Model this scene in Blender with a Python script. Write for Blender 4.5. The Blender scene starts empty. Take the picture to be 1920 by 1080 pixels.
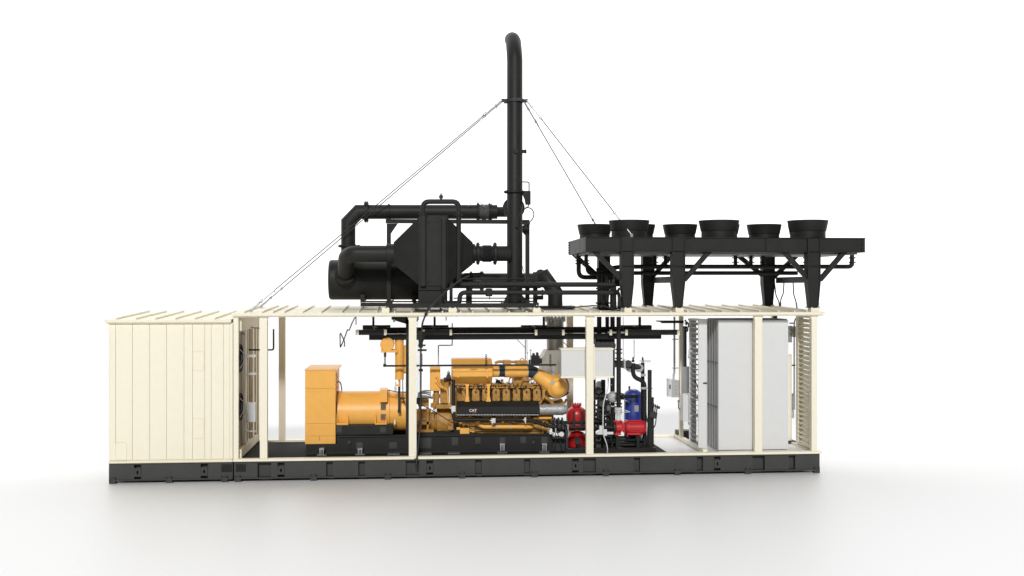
import bpy, bmesh, math, random
from mathutils import Vector, Matrix

# ------------------------------------------------------------------ camera, world, light, exposure
SC = bpy.context.scene
C = SC.collection
rnd = random.Random(7)
CAM = Vector((0.0, -24.0, 4.08)); YAW = math.atan(192/2100); FPX = 2100.0
cam = bpy.data.cameras.new('camera'); cam_o = bpy.data.objects.new('camera', cam); C.objects.link(cam_o)
cam.sensor_width = 36; cam.lens = 36*FPX/1920; cam.clip_end = 3000; cam.clip_start = .1
cam_o.location = CAM; cam_o.rotation_euler = (math.pi/2, 0, -YAW)
SC.camera = cam_o
W = bpy.data.worlds.new('World'); SC.world = W; W.use_nodes = True
bg = W.node_tree.nodes['Background']; bg.inputs[1].default_value = 1.0
def world_nodes(nt):                       # white studio surround: brighter high up at the back, dim on the camera's side
    tc = nt.nodes.new('ShaderNodeTexCoord'); sp = nt.nodes.new('ShaderNodeSeparateXYZ'); nt.links.new(tc.outputs['Generated'], sp.inputs[0])
    def mr(src, a, b, c, d):
        n = nt.nodes.new('ShaderNodeMapRange'); n.interpolation_type = 'SMOOTHSTEP'
        for k, v in zip(('From Min', 'From Max', 'To Min', 'To Max'), (a, b, c, d)): n.inputs[k].default_value = v
        nt.links.new(src, n.inputs['Value']); return n.outputs['Result']
    el = mr(sp.outputs['Z'], *WORLD_EL); az = mr(sp.outputs['Y'], *WORLD_AZ)
    mx = nt.nodes.new('ShaderNodeMix'); mx.inputs[2].default_value = WORLD_FRONT
    nt.links.new(az, mx.inputs[0]); nt.links.new(el, mx.inputs[3]); nt.links.new(mx.outputs[0], bg.inputs[0])
WORLD_EL = (.13, .32, 1.42, 2.0); WORLD_AZ = (-.12, .57, 0, 1); WORLD_FRONT = .09
world_nodes(W.node_tree)
def area(name, loc, target, sx, sy, power, col=(1, 1, 1)):
    l = bpy.data.lights.new(name, 'AREA'); l.shape = 'RECTANGLE'; l.size = sx; l.size_y = sy; l.energy = power; l.color = col
    o = bpy.data.objects.new(name, l); C.objects.link(o); o.location = loc
    o.rotation_euler = (Vector(target)-Vector(loc)).to_track_quat('-Z', 'Y').to_euler(); return o
area('softbox_key', (-252, -2000, 1100), (1.5, 0, 3), 480, 280, 43000000, (1, 1, .995))
SC.view_settings.view_transform = 'Standard'; SC.view_settings.look = 'None'
SC.view_settings.exposure = 0; SC.view_settings.gamma = 1; SC.view_settings.use_curve_mapping = False
SC.cycles.max_bounces = 8; SC.cycles.diffuse_bounces = 5

# ------------------------------------------------------------------ pixel -> point at a chosen depth
FW = Vector((math.sin(YAW), math.cos(YAW), 0)); RT = Vector((math.cos(YAW), -math.sin(YAW), 0))
def PT(px, py, Y):
    d = FW + RT*((px-960)/FPX); t = (Y-CAM.y)/d.y
    return Vector((CAM.x+d.x*t, Y, CAM.z+(540-py)/FPX*t))
def X(px, Y): return PT(px, 540, Y).x
def Z(py, Y, px=960): return PT(px, py, Y).z
def R(p, Y): return p*(Y+24.2)/FPX

# ------------------------------------------------------------------ materials
def mat(name, col, rough=.5, metal=0, var=.06, scale=6, bump=.0, spec=.5, coat=0, bscale=60):
    m = bpy.data.materials.new(name); m.use_nodes = True; nt = m.node_tree; b = nt.nodes['Principled BSDF']
    b.inputs['Roughness'].default_value = rough; b.inputs['Metallic'].default_value = metal
    b.inputs['Specular IOR Level'].default_value = spec; b.inputs['Coat Weight'].default_value = coat
    tc = nt.nodes.new('ShaderNodeTexCoord')
    n = nt.nodes.new('ShaderNodeTexNoise'); n.inputs['Scale'].default_value = scale; n.inputs['Detail'].default_value = 6
    nt.links.new(tc.outputs['Object'], n.inputs['Vector'])
    r = nt.nodes.new('ShaderNodeValToRGB')
    lo = [c*(1-var) for c in col]; hi = [min(1, c*(1+var)) for c in col]
    r.color_ramp.elements[0].position = .3; r.color_ramp.elements[1].position = .7
    r.color_ramp.elements[0].color = (*lo, 1); r.color_ramp.elements[1].color = (*hi, 1)
    nt.links.new(n.outputs['Fac'], r.inputs['Fac']); nt.links.new(r.outputs['Color'], b.inputs['Base Color'])
    mr = nt.nodes.new('ShaderNodeMapRange'); mr.inputs['To Min'].default_value = rough*.85; mr.inputs['To Max'].default_value = min(1, rough*1.15)
    nt.links.new(n.outputs['Fac'], mr.inputs['Value']); nt.links.new(mr.outputs['Result'], b.inputs['Roughness'])
    if bump:
        n2 = nt.nodes.new('ShaderNodeTexNoise'); n2.inputs['Scale'].default_value = bscale
        nt.links.new(tc.outputs['Object'], n2.inputs['Vector'])
        bp = nt.nodes.new('ShaderNodeBump'); bp.inputs['Strength'].default_value = bump; bp.inputs['Distance'].default_value = .01
        nt.links.new(n2.outputs['Fac'], bp.inputs['Height']); nt.links.new(bp.outputs['Normal'], b.inputs['Normal'])
    return m
CREAM = mat('cream_paint', (.82, .765, .615), .55, var=.015, spec=.3)
BLACK = mat('black_paint', (.0185, .0185, .0172), .52, var=.14, scale=3, spec=.2, bump=.05)
BASEBLK = mat('base_black_paint', (.050, .050, .047), .6, var=.10, scale=3, spec=.25)
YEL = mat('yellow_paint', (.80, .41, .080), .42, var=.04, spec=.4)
YEL2 = mat('shaded_cast_yellow', (.41, .21, .04), .5, var=.22, scale=14, bump=.25, spec=.4)  # yellow of the castings, darkened to put stronger shading into the colour
WHITE = mat('white_paint', (.635, .635, .63), .5, var=.012, spec=.3)
LGREY = mat('grey_panel_paint', (.42, .42, .42), .5, var=.03)
DGREY = mat('dark_fin_metal', (.14, .14, .145), .5, metal=.3, var=.2, scale=25)
RED = mat('red_paint', (.47, .010, .014), .4, var=.12, coat=.1)
BLUE = mat('blue_paint', (.022, .045, .27), .35, var=.08, coat=.2)
STEEL = mat('stainless_steel', (.34, .32, .275), .4, metal=.4, var=.06)
GALV = mat('galvanised_steel', (.42, .43, .44), .35, metal=.7, var=.15, scale=30)
FOIL = mat('foil_insulation', (.38, .38, .38), .5, metal=.45, var=.25, scale=20, bump=.9, bscale=25)
RUBBER = mat('black_rubber', (.020, .020, .021), .65, var=.2, scale=10)
WALLBROWN = mat('brown_grey_wall', (.30, .275, .23), .75, var=.06)  # end wall sheet, darker brown-grey than the cream studs
FLOORB = mat('floor_plate_black', (.018, .018, .018), .8, var=.25, scale=4, spec=.08)
REDMARK = mat('red_marking', (.30, .04, .03), .5)
GROUND = mat('white_studio_ground', (.748, .748, .748), .48, var=.06, scale=40, spec=.7)

# ------------------------------------------------------------------ mesh builder
class MB:
    def __init__(s): s.v = []; s.f = []; s.sm = []
    def add(s, vs, fs, smooth=False):
        o = len(s.v); s.v += [Vector(v) for v in vs]
        for f in fs: s.f.append([i+o for i in f]); s.sm.append(smooth)
        return s
    def box(s, x0, x1, y0, y1, z0, z1):
        x0, x1 = sorted((x0, x1)); y0, y1 = sorted((y0, y1)); z0, z1 = sorted((z0, z1))
        vs = [(x, y, z) for x in (x0, x1) for y in (y0, y1) for z in (z0, z1)]
        return s.add(vs, [(0, 1, 3, 2), (4, 6, 7, 5), (0, 4, 5, 1), (2, 3, 7, 6), (0, 2, 6, 4), (1, 5, 7, 3)])
    def pbox(s, px0, px1, py0, py1, Y0, Y1):
        a = PT((px0+px1)/2, py0, Y0).z; b = PT((px0+px1)/2, py1, Y0).z
        return s.box(X(px0, Y0), X(px1, Y0), Y0, Y1, b, a)
    def prism(s, poly, Y0, Y1):                 # poly of (x, z), extruded along y
        n = len(poly); vs = [(x, Y0, z) for x, z in poly]+[(x, Y1, z) for x, z in poly]
        fs = [tuple(range(n)), tuple(range(2*n-1, n-1, -1))]+[(i, i+n, (i+1) % n+n, (i+1) % n) for i in range(n)]
        return s.add(vs, fs)
    def pprism(s, pts, Y0, Y1):
        return s.prism([(PT(a, b, Y0).x, PT(a, b, Y0).z) for a, b in pts], Y0, Y1)
    def prismx(s, poly, x0, x1):                # poly of (y, z), extruded along x
        n = len(poly); vs = [(x0, y, z) for y, z in poly]+[(x1, y, z) for y, z in poly]
        fs = [tuple(range(n)), tuple(range(2*n-1, n-1, -1))]+[(i, i+n, (i+1) % n+n, (i+1) % n) for i in range(n)]
        return s.add(vs, fs)
    def loft(s, a, b):                          # two rings of equal count
        n = len(a)
        return s.add(list(a)+list(b), [tuple(range(n)), tuple(range(2*n-1, n-1, -1))]+[(i, i+n, (i+1) % n+n, (i+1) % n) for i in range(n)])
    def bar(s, p, q, w, h, up=(0, 0, 1)):
        p = Vector(p); q = Vector(q); d = (q-p).normalized(); u = Vector(up)
        if abs(d.dot(u)) > .98: u = Vector((0, 1, 0))
        a = d.cross(u).normalized(); b = a.cross(d)
        r = lambda c: [c+a*w/2+b*h/2, c-a*w/2+b*h/2, c-a*w/2-b*h/2, c+a*w/2-b*h/2]
        return s.loft(r(p), r(q))
    def tube(s, pts, r, fil=0, n=14, cap=True, smooth=True):
        pts = [Vector(p) for p in pts]
        if fil:
            out = [pts[0]]
            for i in range(1, len(pts)-1):
                p = pts[i]; a = pts[i-1]-p; b = pts[i+1]-p
                f = min(fil, a.length*.49, b.length*.49); A = p+a.normalized()*f; B = p+b.normalized()*f
                for k in range(7):
                    t = k/6; out.append(A*(1-t)**2+p*2*t*(1-t)+B*t*t)
            pts = out+[pts[-1]]
        ds = [(pts[i+1]-pts[i]).normalized() for i in range(len(pts)-1)]
        u = ds[0].cross(Vector((0, 0, 1)))
        if u.length < .05: u = ds[0].cross(Vector((0, 1, 0)))
        u.normalize(); rings = []
        off = [(u*math.cos(2*math.pi*k/n)+ds[0].cross(u)*math.sin(2*math.pi*k/n))*r for k in range(n)]
        for i, p in enumerate(pts):
            if 0 < i < len(pts)-1:
                d0, d1 = ds[i-1], ds[i]; nn = d0+d1
                if nn.length < .2: nn = d0
                rings.append([p+o-d0*(o.dot(nn)/d0.dot(nn)) for o in off])
                q = d0.rotation_difference(d1); off = [q @ o for o in off]
            else: rings.append([p+o for o in off])
        o0 = len(s.v)
        for g in rings: s.v += g
        for i in range(len(rings)-1):
            for k in range(n):
                s.f.append([o0+i*n+k, o0+i*n+(k+1) % n, o0+(i+1)*n+(k+1) % n, o0+(i+1)*n+k]); s.sm.append(smooth)
        if cap:
            s.add(rings[0], [tuple(range(n-1, -1, -1))]); s.add(rings[-1], [tuple(range(n))])
        return s
    def ptube(s, pts, rpx, fil=0, n=14, cap=True):
        Y = sum(p[2] for p in pts)/len(pts)
        return s.tube([PT(*p) for p in pts], R(rpx, Y), R(fil, Y), n, cap)
    def lathe(s, prof, o, ax=(0, 0, 1), n=28, smooth=True, cap=True):   # prof of (t, r)
        o = Vector(o); d = Vector(ax).normalized(); u = d.orthogonal().normalized(); w = d.cross(u); rings = []
        for t, r in prof:
            rings.append([o+d*t+(u*math.cos(2*math.pi*k/n)+w*math.sin(2*math.pi*k/n))*max(r, 1e-4) for k in range(n)])
        for i in range(len(rings)-1):                       # every band has its own rings so that edges stay crisp
            sharp = [0]
            o0 = len(s.v); s.v += rings[i]+rings[i+1]
            for k in range(n): s.f.append([o0+k, o0+(k+1) % n, o0+n+(k+1) % n, o0+n+k]); s.sm.append(smooth)
        if cap:
            s.add(rings[0], [tuple(range(n-1, -1, -1))]); s.add(rings[-1], [tuple(range(n))])
        return s
    def dome(s, o, ax, r, h, n=28, k=7):
        o = Vector(o); d = Vector(ax).normalized(); u = d.orthogonal().normalized(); w = d.cross(u); o0 = len(s.v)
        for i in range(k+1):
            a = math.pi/2*i/k; rr = max(r*math.cos(a), 1e-4); c = o+d*(h*math.sin(a))
            s.v += [c+(u*math.cos(2*math.pi*j/n)+w*math.sin(2*math.pi*j/n))*rr for j in range(n)]
        for i in range(k):
            for j in range(n): s.f.append([o0+i*n+j, o0+i*n+(j+1) % n, o0+(i+1)*n+(j+1) % n, o0+(i+1)*n+j]); s.sm.append(True)
        return s
    def bolts(s, c, ax, rad, n, r, h):
        c = Vector(c); d = Vector(ax).normalized(); u = d.orthogonal().normalized(); w = d.cross(u)
        for k in range(n):
            p = c+(u*math.cos(2*math.pi*(k+.5)/n)+w*math.sin(2*math.pi*(k+.5)/n))*rad
            s.lathe([(0, r), (h, r)], p, d, 6, False)
        return s
    def flange(s, c, ax, r, th, n=8):
        c = Vector(c); d = Vector(ax).normalized()
        s.lathe([(-th/2, r), (th/2, r)], c, d, 24)
        s.bolts(c-d*(th/2+r*.06), d, r*.84, n, r*.07, th+r*.12); return s
    def build(s, name, m, parent=None, bevel=0):
        me = bpy.data.meshes.new(name); root = parent
        while root is not None and root.parent is not None: root = root.parent
        L = Vector(root.location) if root is not None else Vector()
        me.from_pydata([v-L for v in s.v], [], s.f); me.update()
        bm = bmesh.new(); bm.from_mesh(me); bmesh.ops.recalc_face_normals(bm, faces=bm.faces); bm.to_mesh(me); bm.free()
        for p, k in zip(me.polygons, s.sm): p.use_smooth = k
        me.materials.append(m); o = bpy.data.objects.new(name, me); C.objects.link(o)
        if parent is not None: o.parent = parent
        if bevel:
            b = o.modifiers.new('edge', 'BEVEL'); b.width = bevel; b.segments = 2; b.limit_method = 'ANGLE'; b.angle_limit = math.radians(50)
        return o
def tag(o, label, cat, group=None):
    o['label'] = label; o['category'] = cat
    if group: o['group'] = group
    return o
def thing(name, label, cat, loc, group=None):
    o = bpy.data.objects.new(name, None); C.objects.link(o); o.location = loc; o.empty_display_size = .2
    return tag(o, label, cat, group)

# ------------------------------------------------------------------ ground
g = MB(); n = 96
g.add([(0, 0, 0)]+[(300*math.cos(2*math.pi*k/n), 300*math.sin(2*math.pi*k/n), 0) for k in range(n)], [(0, 1+k, 1+(k+1) % n) for k in range(n)])
go = g.build('ground', GROUND); go['kind'] = 'structure'

# ------------------------------------------------------------------ the two modules
D = 3.0                                   # depth of the modules
XL, XM, XR = X(204, 0), X(437.5, 0), X(1537, 0)
ZB, ZS, ZF = .035, .425, .48              # bottom of base, top of base, top of the sill
def base_parts(root, x0, x1, pockets, lugs, feet, grilles):
    m = MB()
    cuts = sorted(pockets); xs = x0
    m.box(x0, x1, .12, D, ZB+.05, ZS-.02)                         # core
    m.box(x0, x1, 0, .12, ZS-.035, ZS); m.box(x0, x1, -.012, .12, ZB+.02, ZB+.05)   # flanges
    edges = []
    for a, b in cuts: edges.append((X(a, 0), X(b, 0)))
    for lx in lugs: edges.append((X(lx, 0)-.07, X(lx, 0)+.07))
    edges.sort(); cur = x0
    for a, b in edges:
        m.box(cur, a, 0, .12, ZB+.05, ZS-.035); cur = b
    m.box(cur, x1, 0, .12, ZB+.05, ZS-.035)
    bf = m.build('base_frame', BASEBLK, root, .006)
    for lx in lugs:
        x = X(lx, 0); p = MB(); nn = 16
        z0, z1, zc = ZB+.11, ZS-.10, (ZB+ZS)/2
        # plate with an oval hole: ring of quads between the rectangle and the oval
        out = []; inn = []
        for k in range(nn):
            a = 2*math.pi*k/nn; ca, sa = math.cos(a), math.sin(a); sc = 1/max(abs(ca), abs(sa))
            out.append((x+.068*ca*sc, zc+(z1-z0)/2*sa*sc)); inn.append((x+.02*ca, zc+.042*sa))
        for Y, flip in ((-.012, 0), (.03, 1)):
            p.add([(a, Y, b) for a, b in out]+[(a, Y, b) for a, b in inn], [(k, (k+1) % nn, nn+(k+1) % nn, nn+k) for k in range(nn)])
        p.add([(a, -.012, b) for a, b in out]+[(a, .03, b) for a, b in out], [(k, (k+1) % nn, nn+(k+1) % nn, nn+k) for k in range(nn)])
        p.add([(a, -.012, b) for a, b in inn]+[(a, .03, b) for a, b in inn], [(k, (k+1) % nn, nn+(k+1) % nn, nn+k) for k in range(nn)])
        p.build('lifting_lug', BASEBLK, root)
    for fx in feet:
        x = X(fx, 0); f = MB(); w = .065
        f.box(x-w, x+w, -.03, .12, 0, .03); f.box(x-w, x-w+.02, -.03, 0, .03, .125); f.box(x+w-.02, x+w, -.03, 0, .03, .125); f.box(x-w, x+w, -.03, 0, .105, .125)
        f.box(x-w+.02, x+w-.02, -.014, -.002, .03, .105)
        f.build('foot', BASEBLK, root)
        f = MB(); f.box(x-w, x+w, D-.12, D+.03, 0, .06); f.build('foot', BASEBLK, root)
    for a, b in grilles:
        q = MB(); xa, xb = X(a, 0), X(b, 0); q.box(xa, xb, -.006, .0, ZS-.215, ZS-.05)
        for i in range(9):
            for j in range(7):
                if rnd.random() < .62:
                    cx = xa+(i+.5)/9*(xb-xa); cz = ZS-.21+(j+.5)/7*.155
                    q.box(cx-.008, cx+.008, -.016, -.006, cz-.007, cz+.007)
        q.build('vent_grille', BLACK, root)
    return bf

# ---- left closed module
cm = thing('control_module', 'closed cream panelled container module on the far left with a ribbed roof', 'container', ((XL+XM)/2, D/2, 0))
base_parts(cm, XL, XM-.012, [], [258, 383], [211, 317, 421], [(415, 435)])
zt = PT(320, 605, 0).z; ze = PT(320, 599.5, 0).z
m = MB(); m.box(XL, XM-.012, -.02, D+.02, ZS, ZF-.012); m.box(XL-.01, XM-.012, -.03, .0, ZS+.012, ZF-.03); m.build('sill_rail', CREAM, cm)
m = MB(); m.box(XL+.02, XM-.03, .03, D-.03, ZF-.012, zt-.02); m.build('wall', CREAM, cm)
m = MB(); sx = [204, 216.7, 248.3, 280.7, 312.3, 345, 361, 384, 396, 419.3, 431]
for a, b in zip(sx, sx[1:]):
    m.box(X(a, 0)+.005, X(b, 0)-.005, .006, .03, ZF+.01, zt-.03)
    if b-a > 20: m.box(X(b, 0)-.04, X(b, 0)-.034, .003, .006, ZF+.01, zt-.03)
m.box(XL, XL+.02, .0, .03, ZF, zt); m.box(XL+.0, XL+.02, .03, D-.03, ZF, zt)
m.build('wall_panels', CREAM, cm)
m = MB(); m.box(X(431, 0), XM-.012, -.004, .03, ZF, zt)
for k in range(11):
    z = ZF+.06+k*(zt-ZF-.1)/10
    for px in (433, 436.5): m.lathe([(-.012, .006), (0, .008)], (X(px, 0), 0, z), (0, 1, 0), 8)
m.build('corner_strip', CREAM, cm)
def hatch(a, b, c, d):
    h = MB(); x0, x1 = X(a, 0), X(b, 0); z1, z0 = PT(a, c, 0).z, PT(a, d, 0).z; r = .035; w = .011
    pts = []
    for cx, cz, a0 in ((x1-r, z1-r, 0), (x0+r, z1-r, 90), (x0+r, z0+r, 180), (x1-r, z0+r, 270)):
        for k in range(5):
            t = math.radians(a0+k*22.5); pts.append((cx+r*math.cos(t), cz+r*math.sin(t)))
    h.tube([(p[0], .002, p[1]) for p in pts]+[(pts[0][0], .002, pts[0][1])], .006, n=6)
    h.build('access_hatch', CREAM, cm)
hatch(361.5, 382, 659, 695); hatch(361.5, 382, 785, 822); hatch(216.7, 237, 830, 864)
def roof(root, x0, x1, z0, rise, ribs, ov_l, ov_r, nm='roof'):
    m = MB(); t = .055
    m.prismx([(-.07, z0-t), (-.07, z0), (D+.07, z0+rise), (D+.07, z0+rise-t)], x0-ov_l, x1+ov_r)
    m.box(x0-ov_l+.03, x1+ov_r-.03, -.035, .06, z0-t-.025, z0-t)
    r = m.build(nm, CREAM, root)
    for px in ribs:
        q = MB(); x = X(px, 0); h = .035
        q.prismx([(.02, z0+.004), (.02, z0+.004+h), (D+.0, z0+rise+h), (D+.0, z0+rise)], x-.012, x+.012)
        q.build('roof_rib', CREAM, root)
    return r
roof(cm, XL, XM-.04, ze, .1, [217, 254, 291, 328, 365, 402], .07, 0)

# ---- main open module
mm = thing('generator_enclosure', 'long open cream frame container module with black base and ribbed roof', 'container', ((XM+XR)/2, D/2, 0))
base_parts(mm, XM+.012, XR, [(483, 508), (612, 624), (672, 684), (761, 786), (891, 903), (983, 994), (1094, 1117), (1189, 1200), (1307, 1318), (1411, 1434), (1479, 1491)],
           [527, 806, 1079, 1345], [446, 588, 727, 866, 1002, 1136, 1270, 1402, 1531], [(442, 461)])
m = MB(); m.box(XM, XR+.04, -.03, .13, ZS+.003, ZF); m.box(XM, XR+.04, D-.13, D+.03, ZS+.003, ZF)
m.build('sill_rail', CREAM, mm)
m = MB(); m.box(XR-.13, XR, .135, D-.135, ZS+.003, ZF); m.build('end_rail', CREAM, mm)
m = MB(); m.box(XM+.05, X(1230, 1.5), .135, D-.135, ZS-.018, ZS+.012); m.build('floor_plate', FLOORB, mm)
m = MB(); m.box(X(1230, 1.5)+.01, XR-.14, .135, D-.135, ZS-.018, ZS+.012); m.build('white_floor_plate', WHITE, mm)
zE = 3.548; zP = zE-.08
for a, b in ((487, 501), (766.5, 781), (1099.5, 1113), (1415.5, 1429.5), (1522, 1532.5)):
    m = MB(); x0, x1 = X(a, 0), X(b, 0); m.box(x0, x1, .005, .15, ZF, zP)
    m.prism([(x0-.03, zP), (x0, zP-.09), (x1, zP-.09), (x1+.03, zP)], .02, .03)
    m.build('post', CREAM, mm, .008)
for a, b in ((522.5, 534.5), (1063, 1075)):
    m = MB(); m.box(X(a, D-.14), X(b, D-.14), D-.14, D, ZF, zE-.06); m.build('post', CREAM, mm, .008)
m = MB(); m.box(X(1448, D-.14), X(1458, D-.14), D-.14, D, ZF, zE-.06); m.build('post', CREAM, mm, .008)
m = MB(); m.box(XR-.12, XR, D-.14, D, ZF, zE-.06); m.build('post', CREAM, mm, .008)
m = MB(); m.box(XM+.0, XM+.105, .0, .1, ZF, zP)
for k in range(11):
    z = ZF+.06+k*(zP-ZF-.1)/10; m.lathe([(-.01, .006), (0, .008)], (XM+.08, 0, z), (0, 1, 0), 8)
m.build('post', CREAM, mm)
m = MB(); m.box(XM, XR, .005, .13, zP, zE-.08+.005); m.box(XM, XR, D-.13, D, zP, zE-.045); m.build('top_rail', CREAM, mm)
ribs = [457, 491, 511, 532, 567, 602, 640, 672, 706, 740, 772, 805, 830, 864, 886, 920, 955, 988, 1022, 1107, 1127, 1193, 1222, 1258, 1290, 1325, 1356, 1390, 1425, 1460, 1490, 1514]
roof(mm, XM, XR, zE, .095, ribs, .03, .09)
for a, b in ((716, 730), (841, 856), (999, 1013), (1170, 1184), (1265.5, 1281), (1519, 1535)):
    m = MB(); x0, x1 = X(a, .1), X(b, .1); m.box(x0, x1, .04, .24, zE-.002, PT(a, 577.5, .1).z)
    for px in (x0+.03, x1-.03): m.lathe([(0, .012), (.02, .012)], (px, .07, PT(a, 577.5, .1).z), (0, 0, 1), 6, False)
    m.build('roof_pad', CREAM, mm)
for a, b in ((1127, 1141), (1209, 1224), (1434, 1449)):
    m = MB(); x0, x1 = X(a, 2.7), X(b, 2.7); m.box(x0, x1, 2.6, 2.8, zE+.08, PT(a, 573, 2.7).z); m.build('roof_pad', CREAM, mm)
# left end wall inside the slot
xw = XM+.03
m = MB(); m.box(xw, xw+.025, .1, D-.1, ZF, zP); m.build('end_wall', WALLBROWN, mm)
for y0, y1 in ((.85, 1.05), (1.25, 1.33), (2.0, 2.25), (2.55, 2.75)):
    m = MB(); m.box(xw+.025, xw+.10, y0, y1, ZF+.2, zP-.3); m.build('wall_stud', CREAM, mm)
for za_, zb_ in ((ZF, ZF+.18), (zP-.30, zP)): MB().box(xw+.025, xw+.12, .12, D-.15, za_, zb_).build('wall_rail', CREAM, mm)
m = MB(); m.box(xw+.03, xw+.13, D-.24, D-.1, ZF, zP); m.build('post', CREAM, mm)
# partition rail + post + white louvre at the right
xp = X(1325, 0)
m = MB(); m.box(xp-.05, xp+.05, .135, D-.14, ZF-.03, ZF+.05); m.build('partition_rail', CREAM, mm)
m = MB(); m.box(X(1275, 2.2), X(1281.5, 2.2), 2.2, 2.32, ZF+.05, zE-.02); m.build('post', CREAM, mm)
def louvre(root, x, y0, y1, z0, z1, n, mt, nm, w=.09, side=1):
    f = MB(); f.box(x-w/2, x+w/2, y0, y0+.04, z0, z1); f.box(x-w/2, x+w/2, y1-.04, y1, z0, z1); f.box(x-w/2, x+w/2, y0+.04, y1-.04, z0, z0+.04); f.box(x-w/2, x+w/2, y0+.04, y1-.04, z1-.04, z1)
    fo = f.build(nm, mt, root)
    h = (z1-z0-.1)/n
    for k in range(n):
        zc = z0+.06+h*(k+.3); s = MB()
        s.prismx([(y0+.042, 0)], 0, 0) if False else None
        a = w*.45; b = h*.62
        pts = [(x-a*side, zc+b/2), (x-a*side, zc+b/2+.008), (x+a*side, zc-b/2+.008), (x+a*side, zc-b/2)]
        s.prism(pts, y0+.042, y1-.042); s.build('louvre_slat', mt, fo)
    return fo
louvre(mm, xp-.02, .32, 1.16, ZF+.06, zP-.08, 24, WHITE, 'white_louvre', .16, 1)
louvre(mm, XR-.07, .17, 1.05, ZF+.02, zP-.02, 27, CREAM, 'end_louvre', .13, -1)
m = MB(); m.box(XR-.13, XR-.01, 1.05, 1.17, ZF, zP); m.build('post', CREAM, mm)

# ------------------------------------------------------------------ things on the left end wall
for zc, lb in ((672, 'upper black cooling fan on the left end wall inside the open module'), (763, 'lower black cooling fan on the left end wall inside the open module')):
    c = PT(446, zc, .33); c.x = xw+.04
    t = thing('cooling_fan', lb, 'fan', (c.x, c.y, c.z-.3), 'fans on the left end wall')
    f = MB(); f.lathe([(-.02, .28), (-.02, .3), (.05, .3), (.05, .28)], c, (1, 0, 0), 32, cap=False); f.lathe([(.05, .28), (-.02, .28)], c, (1, 0, 0), 32, cap=False)
    f.build('shroud', RUBBER, t)
    f = MB(); f.lathe([(-.02, .09), (.05, .09), (.06, .06)], c, (1, 0, 0), 16); f.build('motor', BLACK, t)
    f = MB()
    for k in range(6):
        a = k*math.pi/3; d = Vector((0, math.cos(a), math.sin(a))); e = Vector((0, -math.sin(a), math.cos(a)))
        p0, p1 = c+d*.08, c+d*.27
        f.loft([p0-e*.05+Vector((-.03, 0, 0)), p1-e*.09+Vector((-.05, 0, 0)), p1+e*.09+Vector((.05, 0, 0)), p0+e*.05+Vector((.03, 0, 0))],
               [p0-e*.05+Vector((-.02, 0, 0)), p1-e*.09+Vector((-.04, 0, 0)), p1+e*.09+Vector((.06, 0, 0)), p0+e*.05+Vector((.04, 0, 0))])
    f.build('blades', RUBBER, t)
    f = MB()
    for s in (-1, 1): f.tube([c+Vector((.05, -.2, .2*s)), c+Vector((.08, .05, .1*s)), c+Vector((.05, .29, -.02*s))], .009, .05, 6)
    f.build('guard_wire', GALV, t)
def pthing(name, label, cat, px, py, Y, group=None): return thing(name, label, cat, PT(px, py, Y), group)
m = MB(); m.pbox(452, 479, 755, 792, .95, 1.12)
o = m.build('junction_box', WHITE, None, .01); tag(o, 'plain white square electrical box on the left end wall below two white bars', 'electrical box')
for a, b, c, d, lb in ((452, 479, 665, 670, 'upper thick white bar on the left end wall of the open module'), (452, 479, 699, 703.5, 'second white bar on the left end wall, just above the white box'), (455.5, 479, 808, 810, 'thin white bar on the left end wall below the white box')):
    m = MB(); m.pbox(a, b, c, d, .95, 1.05); m.box(xw+.09, X(a, .95)+.02, .97, 1.03, PT(a, d, .95).z, PT(a, c, .95).z)
    o = m.build('wall_bar', WHITE, None, .004); tag(o, lb, 'bar', 'white bars on the left end wall')
m = MB(); m.ptube([(513, 617, 1.4), (513, 656, 1.4), (466, 656, 1.4)], 1.5, 4, 8)
tag(m.build('drain_pipe', BLACK), 'thin black L-shaped pipe leaving the left end wall', 'pipe')
for pts, lb in (([(463, 606, 1.5), (467, 612, 1.5), (476, 615, 1.5), (487, 615, 1.5), (494, 617, 1.5)], 'black cable drooping from the top of the left end wall'),
                ([(444, 623, .8), (452, 624, .8), (459, 627, .8)], 'short black cable above the upper fan on the left end wall')):
    m = MB(); m.ptube(pts, .8, 4, 6); tag(m.build('cable', RUBBER), lb, 'cable')

# ------------------------------------------------------------------ yellow switchgear cabinet, alternator, engine, skid
YC = .85
sk = thing('generator_skid', 'long low black steel skid carrying the yellow alternator and engine', 'skid', PT(800, 850, 1.5))
zf = ZS+.012
m = MB(); Yk = .8
m.pprism([(574, 833), (574, 851.5), (1037, 849), (1037, 815), (790, 813.5), (790, 817), (738, 817), (631, 817), (631, 833)], Yk, 1.0); sk_top = PT(800, 814, Yk).z
m.box(X(574, Yk), X(1037, Yk), 2.0, 2.2, zf, sk_top-.02)
for px in (580, 660, 780, 900, 1030): m.box(X(px, Yk)-.06, X(px, Yk)+.06, 1.0, 2.0, zf, sk_top-.03)
m.box(X(574, Yk)+.01, X(1037, Yk)-.01, .76, .8, zf, zf+.04); m.box(X(632, Yk)+.01, X(1037, Yk)-.01, .77, .8, sk_top-.05, sk_top-.02)
m.build('side_beam', BLACK, sk, .006)
m = MB(); m.pbox(630, 737, 797, 815.5, .84, 2.1); m.build('alternator_bed', BLACK, sk, .006)
m = MB(); m.pbox(780, 885, 811, 814.5, .86, 2.1); m.build('engine_bed', BLACK, sk)
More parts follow.
